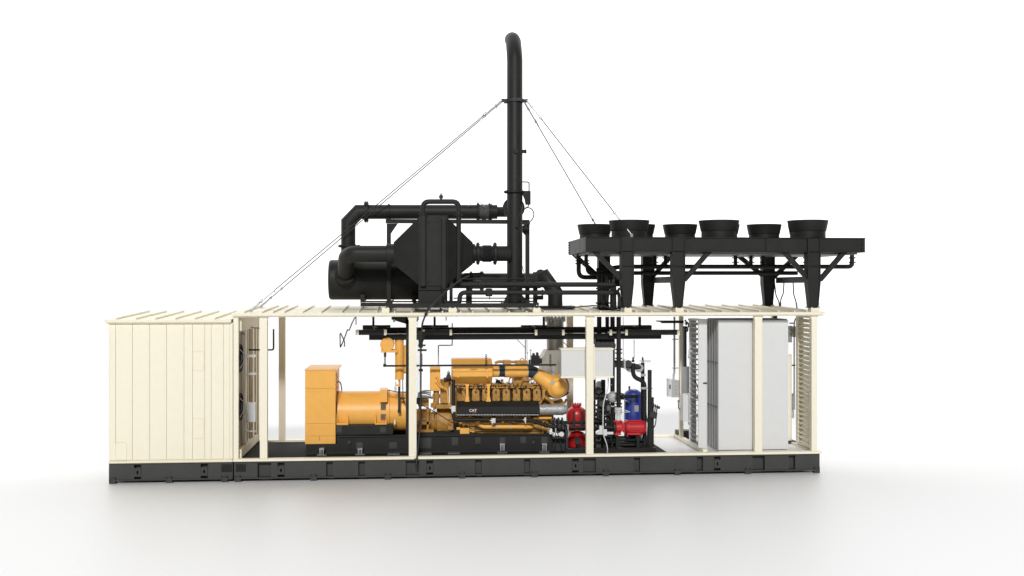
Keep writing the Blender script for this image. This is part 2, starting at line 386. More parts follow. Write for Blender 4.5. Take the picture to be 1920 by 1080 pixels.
for a, b, c, d, Y in ((631, 641, 799, 811, .84), (713, 724, 800, 811, .84), (668, 680, 829, 842, Yk), (730, 744, 829, 841, Yk), (785, 809, 821, 841, Yk), (847, 859, 820, 835, Yk), (891, 901, 820, 832, Yk), (937, 947, 820, 832, Yk), (976, 986, 819, 831, Yk), (1015, 1027, 819, 832, Yk)):
    m = MB(); m.pbox(a, b, c, d, Y-.012, Y); m.pbox(a+1.5, b-1.5, c+1.5, d-1.5, Y-.02, Y-.012); m.build('cover_plate', BASEBLK, sk)
for px in (655, 1000):
    m = MB(); m.ptube([(px, 824, .77), (px, 842, .77)], 1.2, n=8); m.ptube([(px-3, 828, .76), (px+3, 828, .76)], 1, n=8); m.ptube([(px, 829, .75), (px, 829, .8)], 3, n=12); m.build('lifting_bolt', RUBBER, sk)
for px in (603, 675, 942, 1021):
    y0 = 842 if px < 800 else 833; y1 = y0+13.0
    m = MB(); m.pbox(px-4, px-2, y0, y1, .6, .72); m.pbox(px+2, px+4, y0, y1, .6, .72); m.pbox(px-4.5, px+4.5, y0-1, y0+1, .58, .75); m.ptube([(px, y0, .62), (px, y1, .62)], 1.1, n=8)
    zz = PT(px, y1, .6).z; jk = m.build('mounting_jack', GALV, sk); MB().box(X(px-9, .6), X(px+9, .6), .58, .78, zf+.001, zf+.022).build('base_plate', DGREY, jk)
for px in (738, 798, 851):
    m = MB(); x = X(px, .6); m.box(x-.13, x+.13, .56, .78, zf+.001, zf+.025); m.build('mounting_pad', DGREY, sk)

cb = thing('terminal_cabinet', 'tall yellow rectangular cabinet at the left end of the generator', 'cabinet', PT(600, 833, 1.5))
x0, x1 = X(572, YC), X(629, YC); z1, z0 = PT(600, 695, YC).z, PT(600, 832.5, YC).z
m = MB(); m.box(x0+.004, x1-.004, YC+.012, 2.3, z0, z1); m.box(x0+.03, x1-.06, 1.0, 2.1, zf, z0); m.build('body', YEL, cb, .008)
seams = [695, 728.6, 794, 817.5, 832.5]
for a, b in zip(seams, seams[1:]):
    m = MB(); m.box(x0, x1, YC, YC+.012, PT(600, b, YC).z+.004, PT(600, a, YC).z-.002); m.build('front_panel', YEL, cb)
m = MB(); m.box(x0-.01, x1+.045, YC-.005, 2.32, z1, z1+.03); m.build('lid', YEL, cb, .005)
m = MB(); m.pbox(598.3, 599.5, 818, 826, YC-.01, YC); m.build('handle', YEL2, cb)
m = MB()
for k in range(8):
    z = z1-.1-k*.055; m.box(x1-.004, x1+.02, YC+.15+.2*(k % 2), YC+.7+.2*(k % 2), z-.012, z+.012)
m.build('side_fitting', YEL, cb)
m = MB(); m.ptube([(632, 715, 1.5), (638, 716, 1.5), (640, 724, 1.5), (641, 733, 1.5)], 1, 4, 8); m.ptube([(634, 734, 1.0), (631, 760, 1.0), (631, 790, 1.0)], .6, 4, 6); m.build('cable', RUBBER, cb)

al = thing('alternator', 'large horizontal yellow cylinder alternator beside the tall cabinet', 'generator', PT(690, 800, 1.5))
YA = 1.5; ra = R(39, YA); ac = PT(690, 732.5, YA); ac.z -= ra*1.0
xa0, xa1 = X(631.5, YA), X(727, YA)
m = MB(); m.lathe([(xa0, ra*.97), (xa0+.03, ra), (X(640, YA), ra)], (0, YA, ac.z), (1, 0, 0), 48); m.lathe([(X(640, YA), ra*.985), (X(714, YA), ra*.985)], (0, YA, ac.z), (1, 0, 0), 48); m.lathe([(X(714, YA), ra), (xa1, ra), (xa1, ra*.9)], (0, YA, ac.z), (1, 0, 0), 48)
m.build('housing', YEL, al)
m = MB(); m.lathe([(X(727, YA), ra*1.04), (X(730.5, YA), ra*1.04)], (0, YA, ac.z), (1, 0, 0), 48); m.bolts((X(726, YA), YA, ac.z), (1, 0, 0), ra*1.0, 24, .012, .06); m.build('end_ring', YEL, al)
m = MB(); m.lathe([(X(730.5, YA), ra*.93), (X(770, YA), ra*.93)], (0, YA, ac.z), (1, 0, 0), 48); m.build('adaptor_drum', YEL, al)
m = MB(); m.pbox(712, 726, 731, 754, .95, 1.5); m.build('terminal_box', YEL, al, .006)
for c, d in ((758, 768), (776, 787)):
    m = MB(); a = PT(713.5, c, 1.0); b = PT(723.5, d, 1.0)
    for i in range(5):
        for j in range(5):
            xx = a.x+(i+.5)/5*(b.x-a.x); zz = a.z+(j+.5)/5*(b.z-a.z); m.box(xx-.008, xx+.008, .985, 1.1, zz-.008, zz+.008)
    m.build('vent_grid', DGREY, al)
for a, b in ((631, 653), (703, 725)):
    m = MB(); m.pbox(a, a+1.8, 776, 796, .95, 1.0); m.pbox(b-1.8, b, 780, 796, .95, 1.0); m.pbox(a, b, 793.5, 797, .9, 1.3); m.build('foot', YEL, al)
m = MB(); m.pbox(739, 741.5, 787, 796, .95, 1.0); m.build('lug', CREAM, al)

en = thing('gas_engine', 'big yellow V engine with black heat shield and yellow ducting', 'engine', PT(930, 814, 1.5))
YE = 1.5
# crankcase and rough castings
m = MB(); m.pbox(845, 1030, 722, 795, 1.25, 1.9); m.pbox(850, 1038, 776, 800, 1.16, 1.25)
for i in range(70):
    px = rnd.uniform(848, 1030); py = rnd.uniform(779, 798); w = rnd.uniform(1, 6); h = rnd.uniform(1, 4); y = rnd.uniform(.98, 1.14)
    m.pbox(px, px+w, py, py+h, y, 1.2)
for i in range(60):
    px = rnd.uniform(852, 1012); py = rnd.uniform(719, 728); w = rnd.uniform(2, 7); h = rnd.uniform(1, 4); y = rnd.uniform(.96, 1.15)
    m.pbox(px, px+w, py, py+h, y, 1.26)
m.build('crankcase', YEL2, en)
m = MB(); m.pprism([(880, 796), (1030, 796), (1024, 813), (880, 813)], 1.05, 1.95); m.pbox(878, 1032, 805, 808, 1.0, 1.06)
for px in range(884, 1024, 7): m.lathe([(0, .012), (.03, .012)], PT(px, 803, 1.02), (0, 1, 0), 6, False)
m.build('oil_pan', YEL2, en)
for i in range(8):
    a = 866.0+i*19.1; h = MB(); Yh = .95
    A = lambda px, py, Y: PT(px, py, Y)
    h.loft([A(a, 752, Yh), A(a+14, 752, Yh), A(a+14, 738, Yh), A(a, 738, Yh)], [A(a, 753, Yh+.3), A(a+14, 753, Yh+.3), A(a+14, 730, Yh+.3), A(a, 730, Yh+.3)])
    h.pprism([(a-.6, 739), (a+14.6, 739), (a+13.5, 731), (a+10, 728.5), (a+4, 728.5), (a+.5, 731)], Yh+.03, Yh+.3)
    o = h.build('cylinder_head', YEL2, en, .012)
    b = MB(); b.bolts(A(a+7, 744, Yh-.004), (0, 1, 0), .05, 4, .01, .02); b.lathe([(0, .02), (.05, .02)], A(a+7, 735, Yh-.02), (0, 1, 0), 10); b.pbox(a+16, a+17, 733, 750, Yh+.1, Yh+.2); b.ptube([(a+16.5, 750, Yh), (a+16.5, 733, Yh), (a+13, 727, Yh+.1)], .8, 3, 8)
    b.build('head_bolts_gap_shade', RUBBER, o)  # bolts, plus black gap pieces standing in for shade between the heads
m = MB(); m.ptube([(858, 727, 1.0), (1012, 726, 1.0)], 1.6, n=10); m.ptube([(860, 722, 1.05), (1010, 721, 1.05)], 1.0, n=8)
for i in range(16): m.ptube([(866+i*9.4, 727, 1.0), (866+i*9.4+2, 722, .98), (867+i*9.4, 718, 1.1)], .5, 2, 6)
m.build('fuel_rail', YEL2, en)
m = MB()
for i in range(26):
    px = 858+rnd.random()*155; m.ptube([(px, 717+rnd.random()*8, .95), (px+rnd.uniform(-6, 6), 724+rnd.random()*5, .93), (px+rnd.uniform(-12, 12), 729+rnd.random()*3, .97)], .5, 3, 6)
for i in range(14):
    px = 860+rnd.random()*150; m.ptube([(px, 779+rnd.random()*4, .97), (px+rnd.uniform(-14, 14), 783, .95), (px+rnd.uniform(-20, 20), 790+rnd.random()*6, .97)], .5, 3, 6)
m.ptube([(862, 797, .9), (890, 806, .88), (918, 801, .9), (930, 806, .9)], .6, 6, 6); m.ptube([(872, 795, .9), (880, 800, .88), (905, 803, .9)], .5, 6, 6)
m.build('wiring_harness', RUBBER, en)
# air cleaner
m = MB(); ya0 = .78
poly = []
a = PT(886, 673.5, 1.0); zt_ = a.z; zb_ = PT(886, 720, 1.0).z
zs1 = PT(886, 684, ya0).z; zs2 = PT(886, 706, ya0).z
m.prismx([(ya0, zs1), (ya0, zs2), (1.05, zb_), (1.6, zb_), (1.6, zt_), (1.05, zt_)], X(848, .9), X(923, .9)); m.build('air_cleaner', YEL, en, .012); ac_o = C.objects[-1] if False else None
m = MB()
for px in (858.5, 913.5):
    m.pbox(px-1.2, px+1.2, 691, 708, ya0-.02, ya0); m.pbox(px-1.8, px+1.8, 703, 708, ya0-.035, ya0)
m.build('clasp', YEL, en)
m = MB(); m.pbox(882, 895, 691.5, 694, ya0-.008, ya0); m.pbox(848, 923, 696.5, 697.2, ya0-.005, ya0); m.build('name_plate', YEL2, en)
for px in (876, 916):
    m = MB(); m.pprism([(px-4, 720), (px+4, 720), (px+2.2, 727), (px+2.2, 742), (px+4.5, 753), (px-4.5, 753), (px-2.2, 742), (px-2.2, 727)], .84, .9); m.build('support_bracket', YEL, en)
# intake duct
Yd = 1.05; cy = 696.5
def xlathe(px0, px1, py, rp, Y, prof=None, n=28):
    q = MB(); xa, xb = X(px0, Y), X(px1, Y); r = R(rp, Y); q.lathe(prof or [(0, r), (xb-xa, r)], (xa, Y, PT((px0+px1)/2, py, Y).z), (1, 0, 0), n); return q
xlathe(922, 935, cy, 10.5, Yd).build('intake_duct', YEL, en)
o = xlathe(935, 947, cy, 10.2, Yd).build('rubber_coupling', RUBBER, en)
q = xlathe(934.6, 936, cy, 11, Yd); q2 = xlathe(946, 947.4, cy, 11, Yd); q.add(q2.v, q2.f, True); q.build('hose_clamp', GALV, o)
q = xlathe(947, 989, cy, 11, Yd); q.lathe([(0, R(11.7, Yd)), (.035, R(11.7, Yd))], (X(962, Yd), Yd, PT(962, cy, Yd).z), (1, 0, 0)); q.build('intake_duct', YEL, en)
m = MB(); m.tube([PT(989, cy, Yd), PT(996, cy, Yd), PT(1004, 700.5, Yd)], R(11.5, Yd), R(6, Yd), 24); o = m.build('rubber_coupling', RUBBER, en)
q = xlathe(988.5, 990, cy, 12.2, Yd); d = (PT(1006, 702.5, Yd)-PT(1002, 699, Yd)).normalized(); q.lathe([(0, R(12.6, Yd)), (.018, R(12.6, Yd))], PT(1003.5, 700.5, Yd), d); q.build('hose_clamp', GALV, o)
m = MB(); A = PT(1004, 700.5, Yd); B = PT(1032, 719, Yd); d = (B-A).normalized(); L = (B-A).length
m.lathe([(0, R(12, Yd)), (L*.5, R(13.5, Yd)), (L, R(16, Yd))], A, d, 28, cap=False)
m.build('intake_duct', YEL, en)
m = MB(); cc = PT(1043, 725, Yd)
m.lathe([(-.22, R(14, Yd)), (-.16, R(19, Yd)), (.1, R(22, Yd)), (.3, R(22, Yd)), (.42, R(15, Yd))], cc, (-.08, 1, .12), 32)
m.dome(cc+Vector((0.015, -.21, -.02)), (.08, -1, -.12), R(14.2, Yd), .07)
m.lathe([(0, R(23.5, Yd)), (.05, R(23.5, Yd))], cc+Vector((0, .12, 0)), (-.08, 1, .12), 32)
m.bolts(cc+Vector((-.0, .1, 0)), (-.08, 1, .12), R(21.5, Yd), 16, .012, .05)
m.build('turbo_volute', YEL, en)
m = MB(); m.lathe([(-.04, .03), (.02, .03)], PT(1037, 718, .82), (0, 1, 0), 8); m.lathe([(-.02, .055), (.02, .055)], PT(1037, 718, .83), (0, 1, 0), 6, False); m.build('sensor', GALV, en)
m = MB(); m.ptube([(1045, 700, 1.4), (1058, 705, 1.4), (1066, 722, 1.4), (1062, 738, 1.35), (1050, 744, 1.3), (1033, 743, 1.2), (1026, 740, 1.2)], 3, 7, 12); m.build('coolant_hose', LGREY, en)
m = MB(); m.ptube([(1066, 735, 1.0), (1060, 741, 1.0), (1045, 744, 1.0), (1030, 742, 1.0)], 1.8, 6, 10); m.build('hose', RUBBER, en)
m = MB(); m.pprism([(1015, 722), (1023, 722), (1027, 728), (1022, 734), (1022, 744), (1014, 757), (1009, 757), (1016, 742)], 1.0, 1.15); m.ptube([(1018, 742, 1.05), (1026, 747, 1.05), (1032, 752, 1.1), (1036, 757, 1.1)], 3.5, 4, 12); m.pprism([(1036, 752), (1054, 748), (1060, 758), (1030, 758)], 1.2, 1.6)
m.pbox(1004, 1014, 728, 756, 1.1, 1.5); m.ptube([(1058, 757, 1.4), (1062, 748, 1.4)], 2, n=8); m.build('turbo_bracket', YEL2, en)
m = MB(); m.pbox(963, 980, 707, 722, 1.15, 1.6); m.pbox(980, 992, 709, 721, 1.1, 1.5); m.ptube([(978, 711, .98), (1000, 711, .98)], 1.6, n=10)
m.pbox(950, 1000, 721, 724, 1.05, 1.5); m.ptube([(954, 722, 1.1), (955, 710, 1.1), (960, 707, 1.2)], 1.2, 3, 8); m.pbox(940, 944, 712, 722, 1.2, 1.4); m.pbox(924, 950, 720, 723, 1.1, 1.5); m.build('intercooler_block', YEL2, en)
m = MB()
for i in range(10):
    a, b = 926+rnd.random()*24, 712+rnd.random()*8; m.ptube([(a, b, 1.1), (a+rnd.uniform(-8, 8), b+rnd.uniform(-4, 4), 1.05), (a+rnd.uniform(-8, 8), b+6, 1.15)], .6, 3, 6)
for i in range(10):
    a, b = 990+rnd.random()*18, 712+rnd.random()*14; m.ptube([(a, b, 1.1), (a+rnd.uniform(-6, 6), b+rnd.uniform(-4, 4), 1.05), (a+rnd.uniform(-6, 6), b+8, 1.15)], .6, 3, 6)
m.pbox(930, 938, 713, 719, 1.3, 1.4); m.build('cable_bundle', RUBBER, en)
m = MB(); m.ptube([(928, 681, 1.2), (934, 678, 1.2), (986, 679, 1.2)], 2.6, 3, 10); m.pbox(945, 958, 676, 684, 1.1, 1.4); m.pbox(968, 990, 677, 684, 1.1, 1.4)
m.build('top_pipe', YEL2, en)
m = MB(); cc = PT(979, 675.5, 1.2); ring = [cc+Vector((R(3.6, 1.2)*math.cos(k*math.pi/10), 0, R(3.6, 1.2)*math.sin(k*math.pi/10))) for k in range(21)]; m.tube(ring, R(1.1, 1.2), n=8); m.pbox(976, 983, 679, 684, 1.15, 1.25); m.build('lifting_eye', YEL, en)
m = MB(); m.pbox(997, 1012, 667, 683, 1.15, 1.4); m.pbox(999, 1003, 662.5, 668, 1.2, 1.35); m.pbox(1006, 1010, 661, 668, 1.2, 1.35); m.pbox(1011, 1016, 672, 682, 1.2, 1.35); m.pbox(992, 998, 675, 688, 1.2, 1.35); m.lathe([(0, .03), (.03, .03)], PT(1002, 676, 1.12), (0, 1, 0), 10); m.build('actuator', BLACK, en, .01)
m = MB(); m.ptube([(995, 684, 1.2), (995, 660, 1.2)], .7, n=6); m.lathe([(0, .025), (.03, .025)], PT(995, 657, 1.2), (0, 1, 0), 12); m.ptube([(989, 684, 1.2), (988, 668, 1.2), (990, 660, 1.2)], .6, n=6)
for px in (1017, 1024, 1030, 1036): m.ptube([(px, 704, 1.1), (px, 694+rnd.random()*6, 1.1)], .9, n=8)
m.pbox(1035.5, 1039, 688, 706, 1.05, 1.15); m.build('gauge', GALV, en)
# heat shield with lettering
m = MB(); yh = .7
zA, zB_, zC_ = PT(930, 752.5, .86).z, PT(930, 763.5, yh).z, PT(930, 776.5, yh).z
m.prismx([(yh, zB_), (yh, zC_), (1.05, zC_-.01), (1.05, zA), (.86, zA)], X(857, .75), X(1011, .75)); hs = m.build('heat_shield', BLACK, en, .006)
m = MB(); m.pbox(925.8, 926.3, 764, 776, yh-.003, yh); m.pbox(966.8, 967.3, 764, 776, yh-.003, yh); m.build('panel_seam', RUBBER, hs)
m = MB()
for k in range(28): m.pbox(857+k*5.5, 857+k*5.5+4.6, 777, 778.6, yh+.02, yh+.2)
m.build('shield_lip', GALV, hs)
fc = bpy.data.curves.new('lettering', 'FONT'); fc.body = 'CAT'; fc.size = .082; fc.extrude = .002; fc.offset = .002; fc.space_character = 1.0; fc.align_x = 'LEFT'
tmp = bpy.data.objects.new('tmp', fc); C.objects.link(tmp); lm = bpy.data.meshes.new_from_object(tmp.evaluated_get(bpy.context.evaluated_depsgraph_get())); bpy.data.objects.remove(tmp)
lm.materials.clear(); lm.materials.append(WHITE); fo = bpy.data.objects.new('lettering', lm); C.objects.link(fo)
fo.parent = hs; p = PT(879.8, 772, yh)-Vector(en.location); fo.location = (p.x, p.y-.012, p.z); fo.rotation_euler = (math.pi/2, 0, 0)
m = MB(); cc = PT(889.3, 770.5, yh+.004); ring = [cc+Vector((R(4.2, .7)*math.cos(math.radians(a)), 0, R(4.0, .7)*math.sin(math.radians(a)))) for a in range(-170, 80, 12)]; m.tube(ring, .009, n=6); m.build('emblem', REDMARK, hs)
# insulated exhaust pipe
m = MB(); A = PT(1011, 768, .95); prof = []
L = (PT(1064, 768, .95)-A).length
m.lathe([(0, R(10, 1)), (L*.5, R(10.3, 1)), (L*.8, R(10.6, 1)), (L*.95, R(8.5, 1)), (L, R(4, 1))], A, (1, 0, 0), 28)
for k in (.22, .42, .62, .82): m.lathe([(0, R(10.9, 1)), (.012, R(10.9, 1))], A+Vector((L*k, 0, 0)), (1, 0, 0), 28)
m.build('insulated_pipe', FOIL, en)
# front pipes
m = MB(); m.ptube([(850, 712, .72), (850, 787, .66), (992, 787, .66), (1030, 800, .66), (1042, 800, .66)], 3.4, 9, 16); bp_ = m.build('coolant_pipe', BLACK, en)
for a, b, c, d in ((846.5, 854, 761, 772), (921.5, 929, 784.5, 793), (983.5, 986.5, 783, 791)):
    m = MB(); m.pbox(a, b, c, d, .6, .64); m.pbox(a+1, a+3, d, d+3, .62, .66); m.pbox(a-3, a, c+3, c+5, .62, .66); m.build('pipe_bracket', WHITE, bp_)
m = MB(); m.ptube([(893, 791, .9), (905, 800, .86), (990, 800, .86), (997, 800, .9), (998, 800, 1.1)], 4.4, 5, 16); m.ptube([(922, 792, .95), (918, 798, .92)], 1.5, n=8)
m.lathe([(0, R(5, .8)), (.03, R(5, .8))], PT(984, 800, .86), (1, 0, 0), 20); yp = m.build('oil_pipe', YEL, en)
m = MB()
for px in (929, 954): m.lathe([(0, R(4.9, .86)), (.03, R(4.9, .86))], PT(px, 800, .86), (1, 0, 0), 20)
m.build('pipe_clamp', LGREY, yp)
m = MB(); m.ptube([(1000, 784, .95), (1034, 784, .95)], 2.4, n=12); m.ptube([(1018, 789, 1.0), (1018, 812, 1.0)], 1.6, n=8); m.build('drain_pipe', YEL, en)
m = MB(); m.pbox(862.5, 880, 803, 813.5, .83, 1.1); m.pbox(880, 890, 801, 811, .95, 1.2); m.pbox(856, 863, 801, 813, .92, 1.1); m.build('starter_box', YEL, en, .006)
# flywheel housing and coupling
m = MB(); rf = R(30, YE); zc = PT(830, 790, YE).z
m.lathe([(X(821, YE), rf), (X(843, YE), rf)], (0, YE, zc), (1, 0, 0), 48); m.lathe([(X(843, YE), rf*.85), (X(852, YE), rf*.85)], (0, YE, zc), (1, 0, 0), 40)
m.lathe([(X(819, YE), rf*1.03), (X(822, YE), rf*1.03)], (0, YE, zc), (1, 0, 0), 48)
m.pbox(818, 845, 759, 766, .98, 1.4); m.build('flywheel_housing', YEL2, en)
m = MB(); m.pbox(840, 850, 787, 806, .96, 1.1)
for i in range(3):
    for j in range(5): m.lathe([(-.012, .012), (.01, .012)], PT(842+i*3, 789+j*3.7, .96), (0, 1, 0), 8)
m.build('timing_cover', YEL2, en)
m = MB(); m.lathe([(X(765, YE), rf*.8), (X(808, YE), rf*.8)], (0, YE, zc), (1, 0, 0), 40); m.lathe([(X(808, YE), rf*.6), (X(822, YE), rf*.6)], (0, YE, zc), (1, 0, 0), 32); m.pbox(784, 804, 746, 762, 1.1, 1.5)
m.pbox(781, 806, 790, 796, 1.0, 1.2); m.pbox(781, 813, 806, 811, .95, 1.3); m.pbox(785, 790, 764, 806, 1.0, 1.2); m.pbox(800, 804, 764, 806, 1.0, 1.2)
for k in range(7): m.lathe([(-.02, .014), (.02, .014)], PT(783+k*3.6, 790, .99), (0, 1, 0), 6, False)
m.build('coupling_housing', YEL2, en)
m = MB(); m.ptube([(785, 752, .95), (785, 752, 1.2)], 6.5, n=18); m.build('air_valve', RUBBER, en)
m = MB(); m.pbox(806.5, 825.5, 688.5, 733, .95, 1.25); o = m.build('control_box', YEL, en, .006)
m = MB(); m.pbox(808.5, 823.5, 691.5, 731, .94, .95); m.build('door', YEL, o, .004)
m = MB(); m.ptube([(818, 706, .9), (823, 715, .9), (828, 725, .92), (838, 730, .95), (840, 742, .97), (840, 755, .97), (845, 762, .97)], 1.7, 5, 10); m.ptube([(818, 715, .9), (822, 722, .88), (830, 728, .9)], 1.5, 4, 10); m.ptube([(818, 706, .86), (818, 706, .96)], 2.2, n=10); m.ptube([(818, 715, .86), (818, 715, .96)], 2.2, n=10); m.build('oil_line', YEL, en)
m = MB(); m.ptube([(818, 733, 1.1), (818, 755, 1.1), (812, 765, 1.1)], 5.5, 5, 16); m.ptube([(818, 739, 1.1), (818, 746, 1.1)], 7, n=18); m.pbox(826, 842, 722, 756, 1.1, 1.5); m.ptube([(838, 708, 1.2), (836, 730, 1.2)], 5, n=12); m.pbox(826, 846, 712, 726, 1.3, 1.6); m.pbox(808, 818, 758, 764, 1.1, 1.4); m.build('pump_casting', YEL2, en)
m = MB(); m.ptube([(832, 712, 1.1), (846, 709, 1.1)], 3.6, n=12); m.ptube([(841, 706, 1.0), (841, 706, 1.2)], 4.5, n=12); m.build('valve', RUBBER, en)
m = MB(); m.lathe([(0, .025), (.04, .035), (.08, .02), (.1, .006)], PT(841, 703, 1.1), (0, 0, 1), 10); m.ptube([(841, 710, 1.1), (841, 702, 1.1)], .6, n=6); m.build('breather', GALV, en)
m = MB()
for dy in (0, 4, 8): m.ptube([(808, 733+dy, .95), (796, 732+dy*.6, .9), (784, 737+dy*.5, .85), (784, 742+dy*.4, .85), (798, 742+dy*.3, .88), (811, 745+dy*.2, .95)], 1.3, 6, 8)
m.build('braided_hose', GALV, en)
m = MB(); m.ptube([(782, 745, .9), (795, 748, .9), (806, 745, .9), (812, 748, .95)], .7, 5, 6); m.ptube([(786, 757, .7), (815, 772, .7), (850, 794, .75), (858, 796, .8)], .8, 5, 6); m.ptube([(850, 806, .85), (838, 810, .85), (830, 812, .9)], 1.1, 4, 8); m.ptube([(811, 775, .9), (813, 765, .9), (816, 770, .9), (814, 785, .95)], .7, 3, 6); m.build('hose', RUBBER, en)
m = MB(); m.pbox(851, 860, 794, 813, .98, 1.1); m.pbox(852, 862, 806, 813, .9, 1.0); m.build('bracket', BLACK, en)

# ------------------------------------------------------------------ things hanging above the generator
t = thing('support_rail_frame', 'black horizontal steel rail frame with cream end tabs under the roof', 'rail frame', PT(960, 640, 1.0))
m = MB(); m.pbox(692, 1240, 627.6, 636.5, .9, 1.1); m.pbox(692, 1240, 626.3, 627.8, .86, 1.14); m.build('lower_beam', BLACK, t, .004)
m = MB(); m.pbox(725, 1200, 613.5, 625, 1.3, 1.45); m.pbox(725, 1200, 618.2, 619.4, 1.27, 1.3); m.build('rear_beam', BLACK, t)
for a, b in ((667, 723), (792, 847), (1003, 1057), (1177, 1275)):
    m = MB(); m.pbox(a, b, 618.6, 628.2, .7, .86); m.build('front_channel', BLACK, t, .004)
for a in (668, 720, 792, 843, 1003, 1054, 1143, 1172.5, 1270):
    m = MB(); m.pbox(a, a+4.6, 618, 628.6, .672, .7); m.build('end_tab', CREAM, t)
m = MB(); m.pbox(1140, 1178, 622, 625, .72, .8); m.build('tie_rod', GALV, t)
for a, b in ((680, 732), (791, 841), (978, 1030), (1165, 1222)):
    m = MB(); m.pbox(a, b, 610, 619, 1.7, 1.9); m.bar(PT((a+b)/2, 618, 1.2), PT((a+b)/2-6, 612, 1.75), .08, .06); m.build('upper_channel', BLACK, t, .004)
for px in (700, 815, 1020, 1200):
    m = MB(); m.pbox(px-2, px+2, 594, 612, 1.75, 1.82); m.build('hanger', BLACK, t)
t = thing('steel_column', 'black steel column with a triangular gusset standing behind the second front post', 'column', PT(764, 850, .6))
m = MB(); m.pbox(761, 768, 594, 851.5, .6, .72); m.build('upright', BLACK, t)
m = MB(); m.pprism([(734, 594), (734, 599), (760, 607), (768, 607), (768, 594)], .6, .68); m.pprism([(781, 594), (785, 594), (785, 600), (781, 602)], .6, .68); m.build('gusset', BLACK, t)
m = MB(); m.pbox(737, 741, 599, 604, .58, .62); m.pbox(781, 784, 599, 603, .58, .62); m.build('pulley', LGREY, t)
t = thing('oil_tank', 'yellow oil tank of a round drum and upright cylinder left of the second post', 'tank', PT(749, 711, 1.0))
m = MB(); cc = PT(726, 646, .85); m.lathe([(0, R(12.2, .85)), (.02, R(13, .85)), (.75, R(13, .85))], cc, (0, 1, 0), 36); m.build('drum', YEL, t)
m = MB(); m.pbox(714, 745, 656.5, 661, .83, 1.3); m.pbox(714.5, 716.5, 650, 657, .84, 1.2); m.build('cradle', YEL, t)
m = MB(); a = PT(749, 711.5, 1.0); b = PT(749, 636, 1.0); m.lathe([(0, R(8.2, 1)), (b.z-a.z-.02, R(8.2, 1)), (b.z-a.z+.02, R(7.6, 1))], a, (0, 0, 1), 28); m.build('cylinder', YEL, t)
m = MB(); m.pbox(757, 763, 648, 700, 1.05, 1.25); m.build('side_box', YEL, t)
m = MB(); m.ptube([(749, 711, 1), (749, 725, 1)], 1.9, n=10); m.ptube([(749, 722, 1), (743, 722, 1)], 1.4, n=8); m.build('outlet', YEL, t)
m = MB(); m.ptube([(742, 716, 1), (741.5, 727, 1)], 1.2, n=8); m.ptube([(741.5, 726, 1), (741.5, 733, 1)], 2, n=8); m.build('valve', WHITE, t)
m = MB(); m.pbox(745, 753, 624.5, 626, .845, .86); m.build('name_plate', YEL2, t)
m = MB(); m.ptube([(748.5, 725, .98), (748.5, 772, .92)], 2.2, n=10); m.ptube([(748.5, 768, .92), (748.5, 774, .92)], 2.8, n=10); m.ptube([(755, 712, .98), (755.5, 745, .98), (757, 755, .96), (764, 762, .95)], .8, 4, 6); m.ptube([(750, 747, .94), (759, 747, .94)], 1.2, n=8); m.ptube([(755, 747, .92), (755, 747, .98)], 3, n=10)
m.ptube([(726, 731, 1.0), (735, 733, .9), (745, 735, .9), (763, 735, .9)], .9, 4, 6)
tag(m.build('hose_line', RUBBER), 'black hoses hanging below the yellow upright oil cylinder', 'hose')
t = thing('pipe_rail', 'long thin black horizontal rail crossing in front of the engine air cleaner', 'rail', PT(880, 685, .68))
m = MB(); m.ptube([(722, 661, .72), (722, 669, .72)], 2.3, n=10); m.build('hose', RUBBER, t)
m = MB(); m.ptube([(722, 669, .72), (721.5, 683, .72)], 1.6, n=10); m.build('fitting', GALV, t)
m = MB(); m.pbox(719, 1043, 683.5, 686.8, .68, .72); m.pbox(718.5, 724, 682.5, 688, .66, .74); m.build('rail', BLACK, t)
for px in (911.5, 1032):
    m = MB(); a = PT(px-1.6, 665, .66); b = PT(px+1.6, 687, .66)
    m.box(a.x, a.x+.009, .66, .68, b.z, a.z); m.box(b.x-.009, b.x, .66, .68, b.z, a.z)
    for k in range(7):
        z = b.z+(a.z-b.z)*k/6; m.box(a.x+.009, b.x-.009, .66, .68, z-.009, z+.009)
    m.build('slotted_strap', BLACK, t)
t = thing('fuel_line', 'thin grey vertical pipe with two bends behind the left end of the engine', 'pipe', PT(822, 690, 1.6))
m = MB(); m.ptube([(822, 690, 1.6), (822, 647.5, 1.6), (848, 647.5, 1.6), (848, 606, 1.6)], 1.1, 2, 8); m.build('pipe', LGREY, t)
tag(MB().ptube([(836.5, 594, 1.6), (836.5, 601, 1.6)], 1, n=8).build('pipe_stub', LGREY), 'very short grey pipe stub hanging under the roof edge near the middle', 'pipe')
tag(MB().ptube([(667.5, 594, 1.4), (667.5, 609, 1.4)], .9, 0, 8).ptube([(667.5, 595, 1.4), (665, 596, 1.4), (660, 606, 1.4), (655, 619, 1.4), (653, 619, 1.4), (651.5, 618, 1.4), (646, 634, 1.4), (638, 652, 1.4), (637.5, 626, 1.4), (639, 625, 1.4), (646, 640, 1.4), (646, 650, 1.4)], 1.0, 3, 8).build('loose_cable', RUBBER), 'black cable dangling in a looped squiggle under the left roof', 'cable')
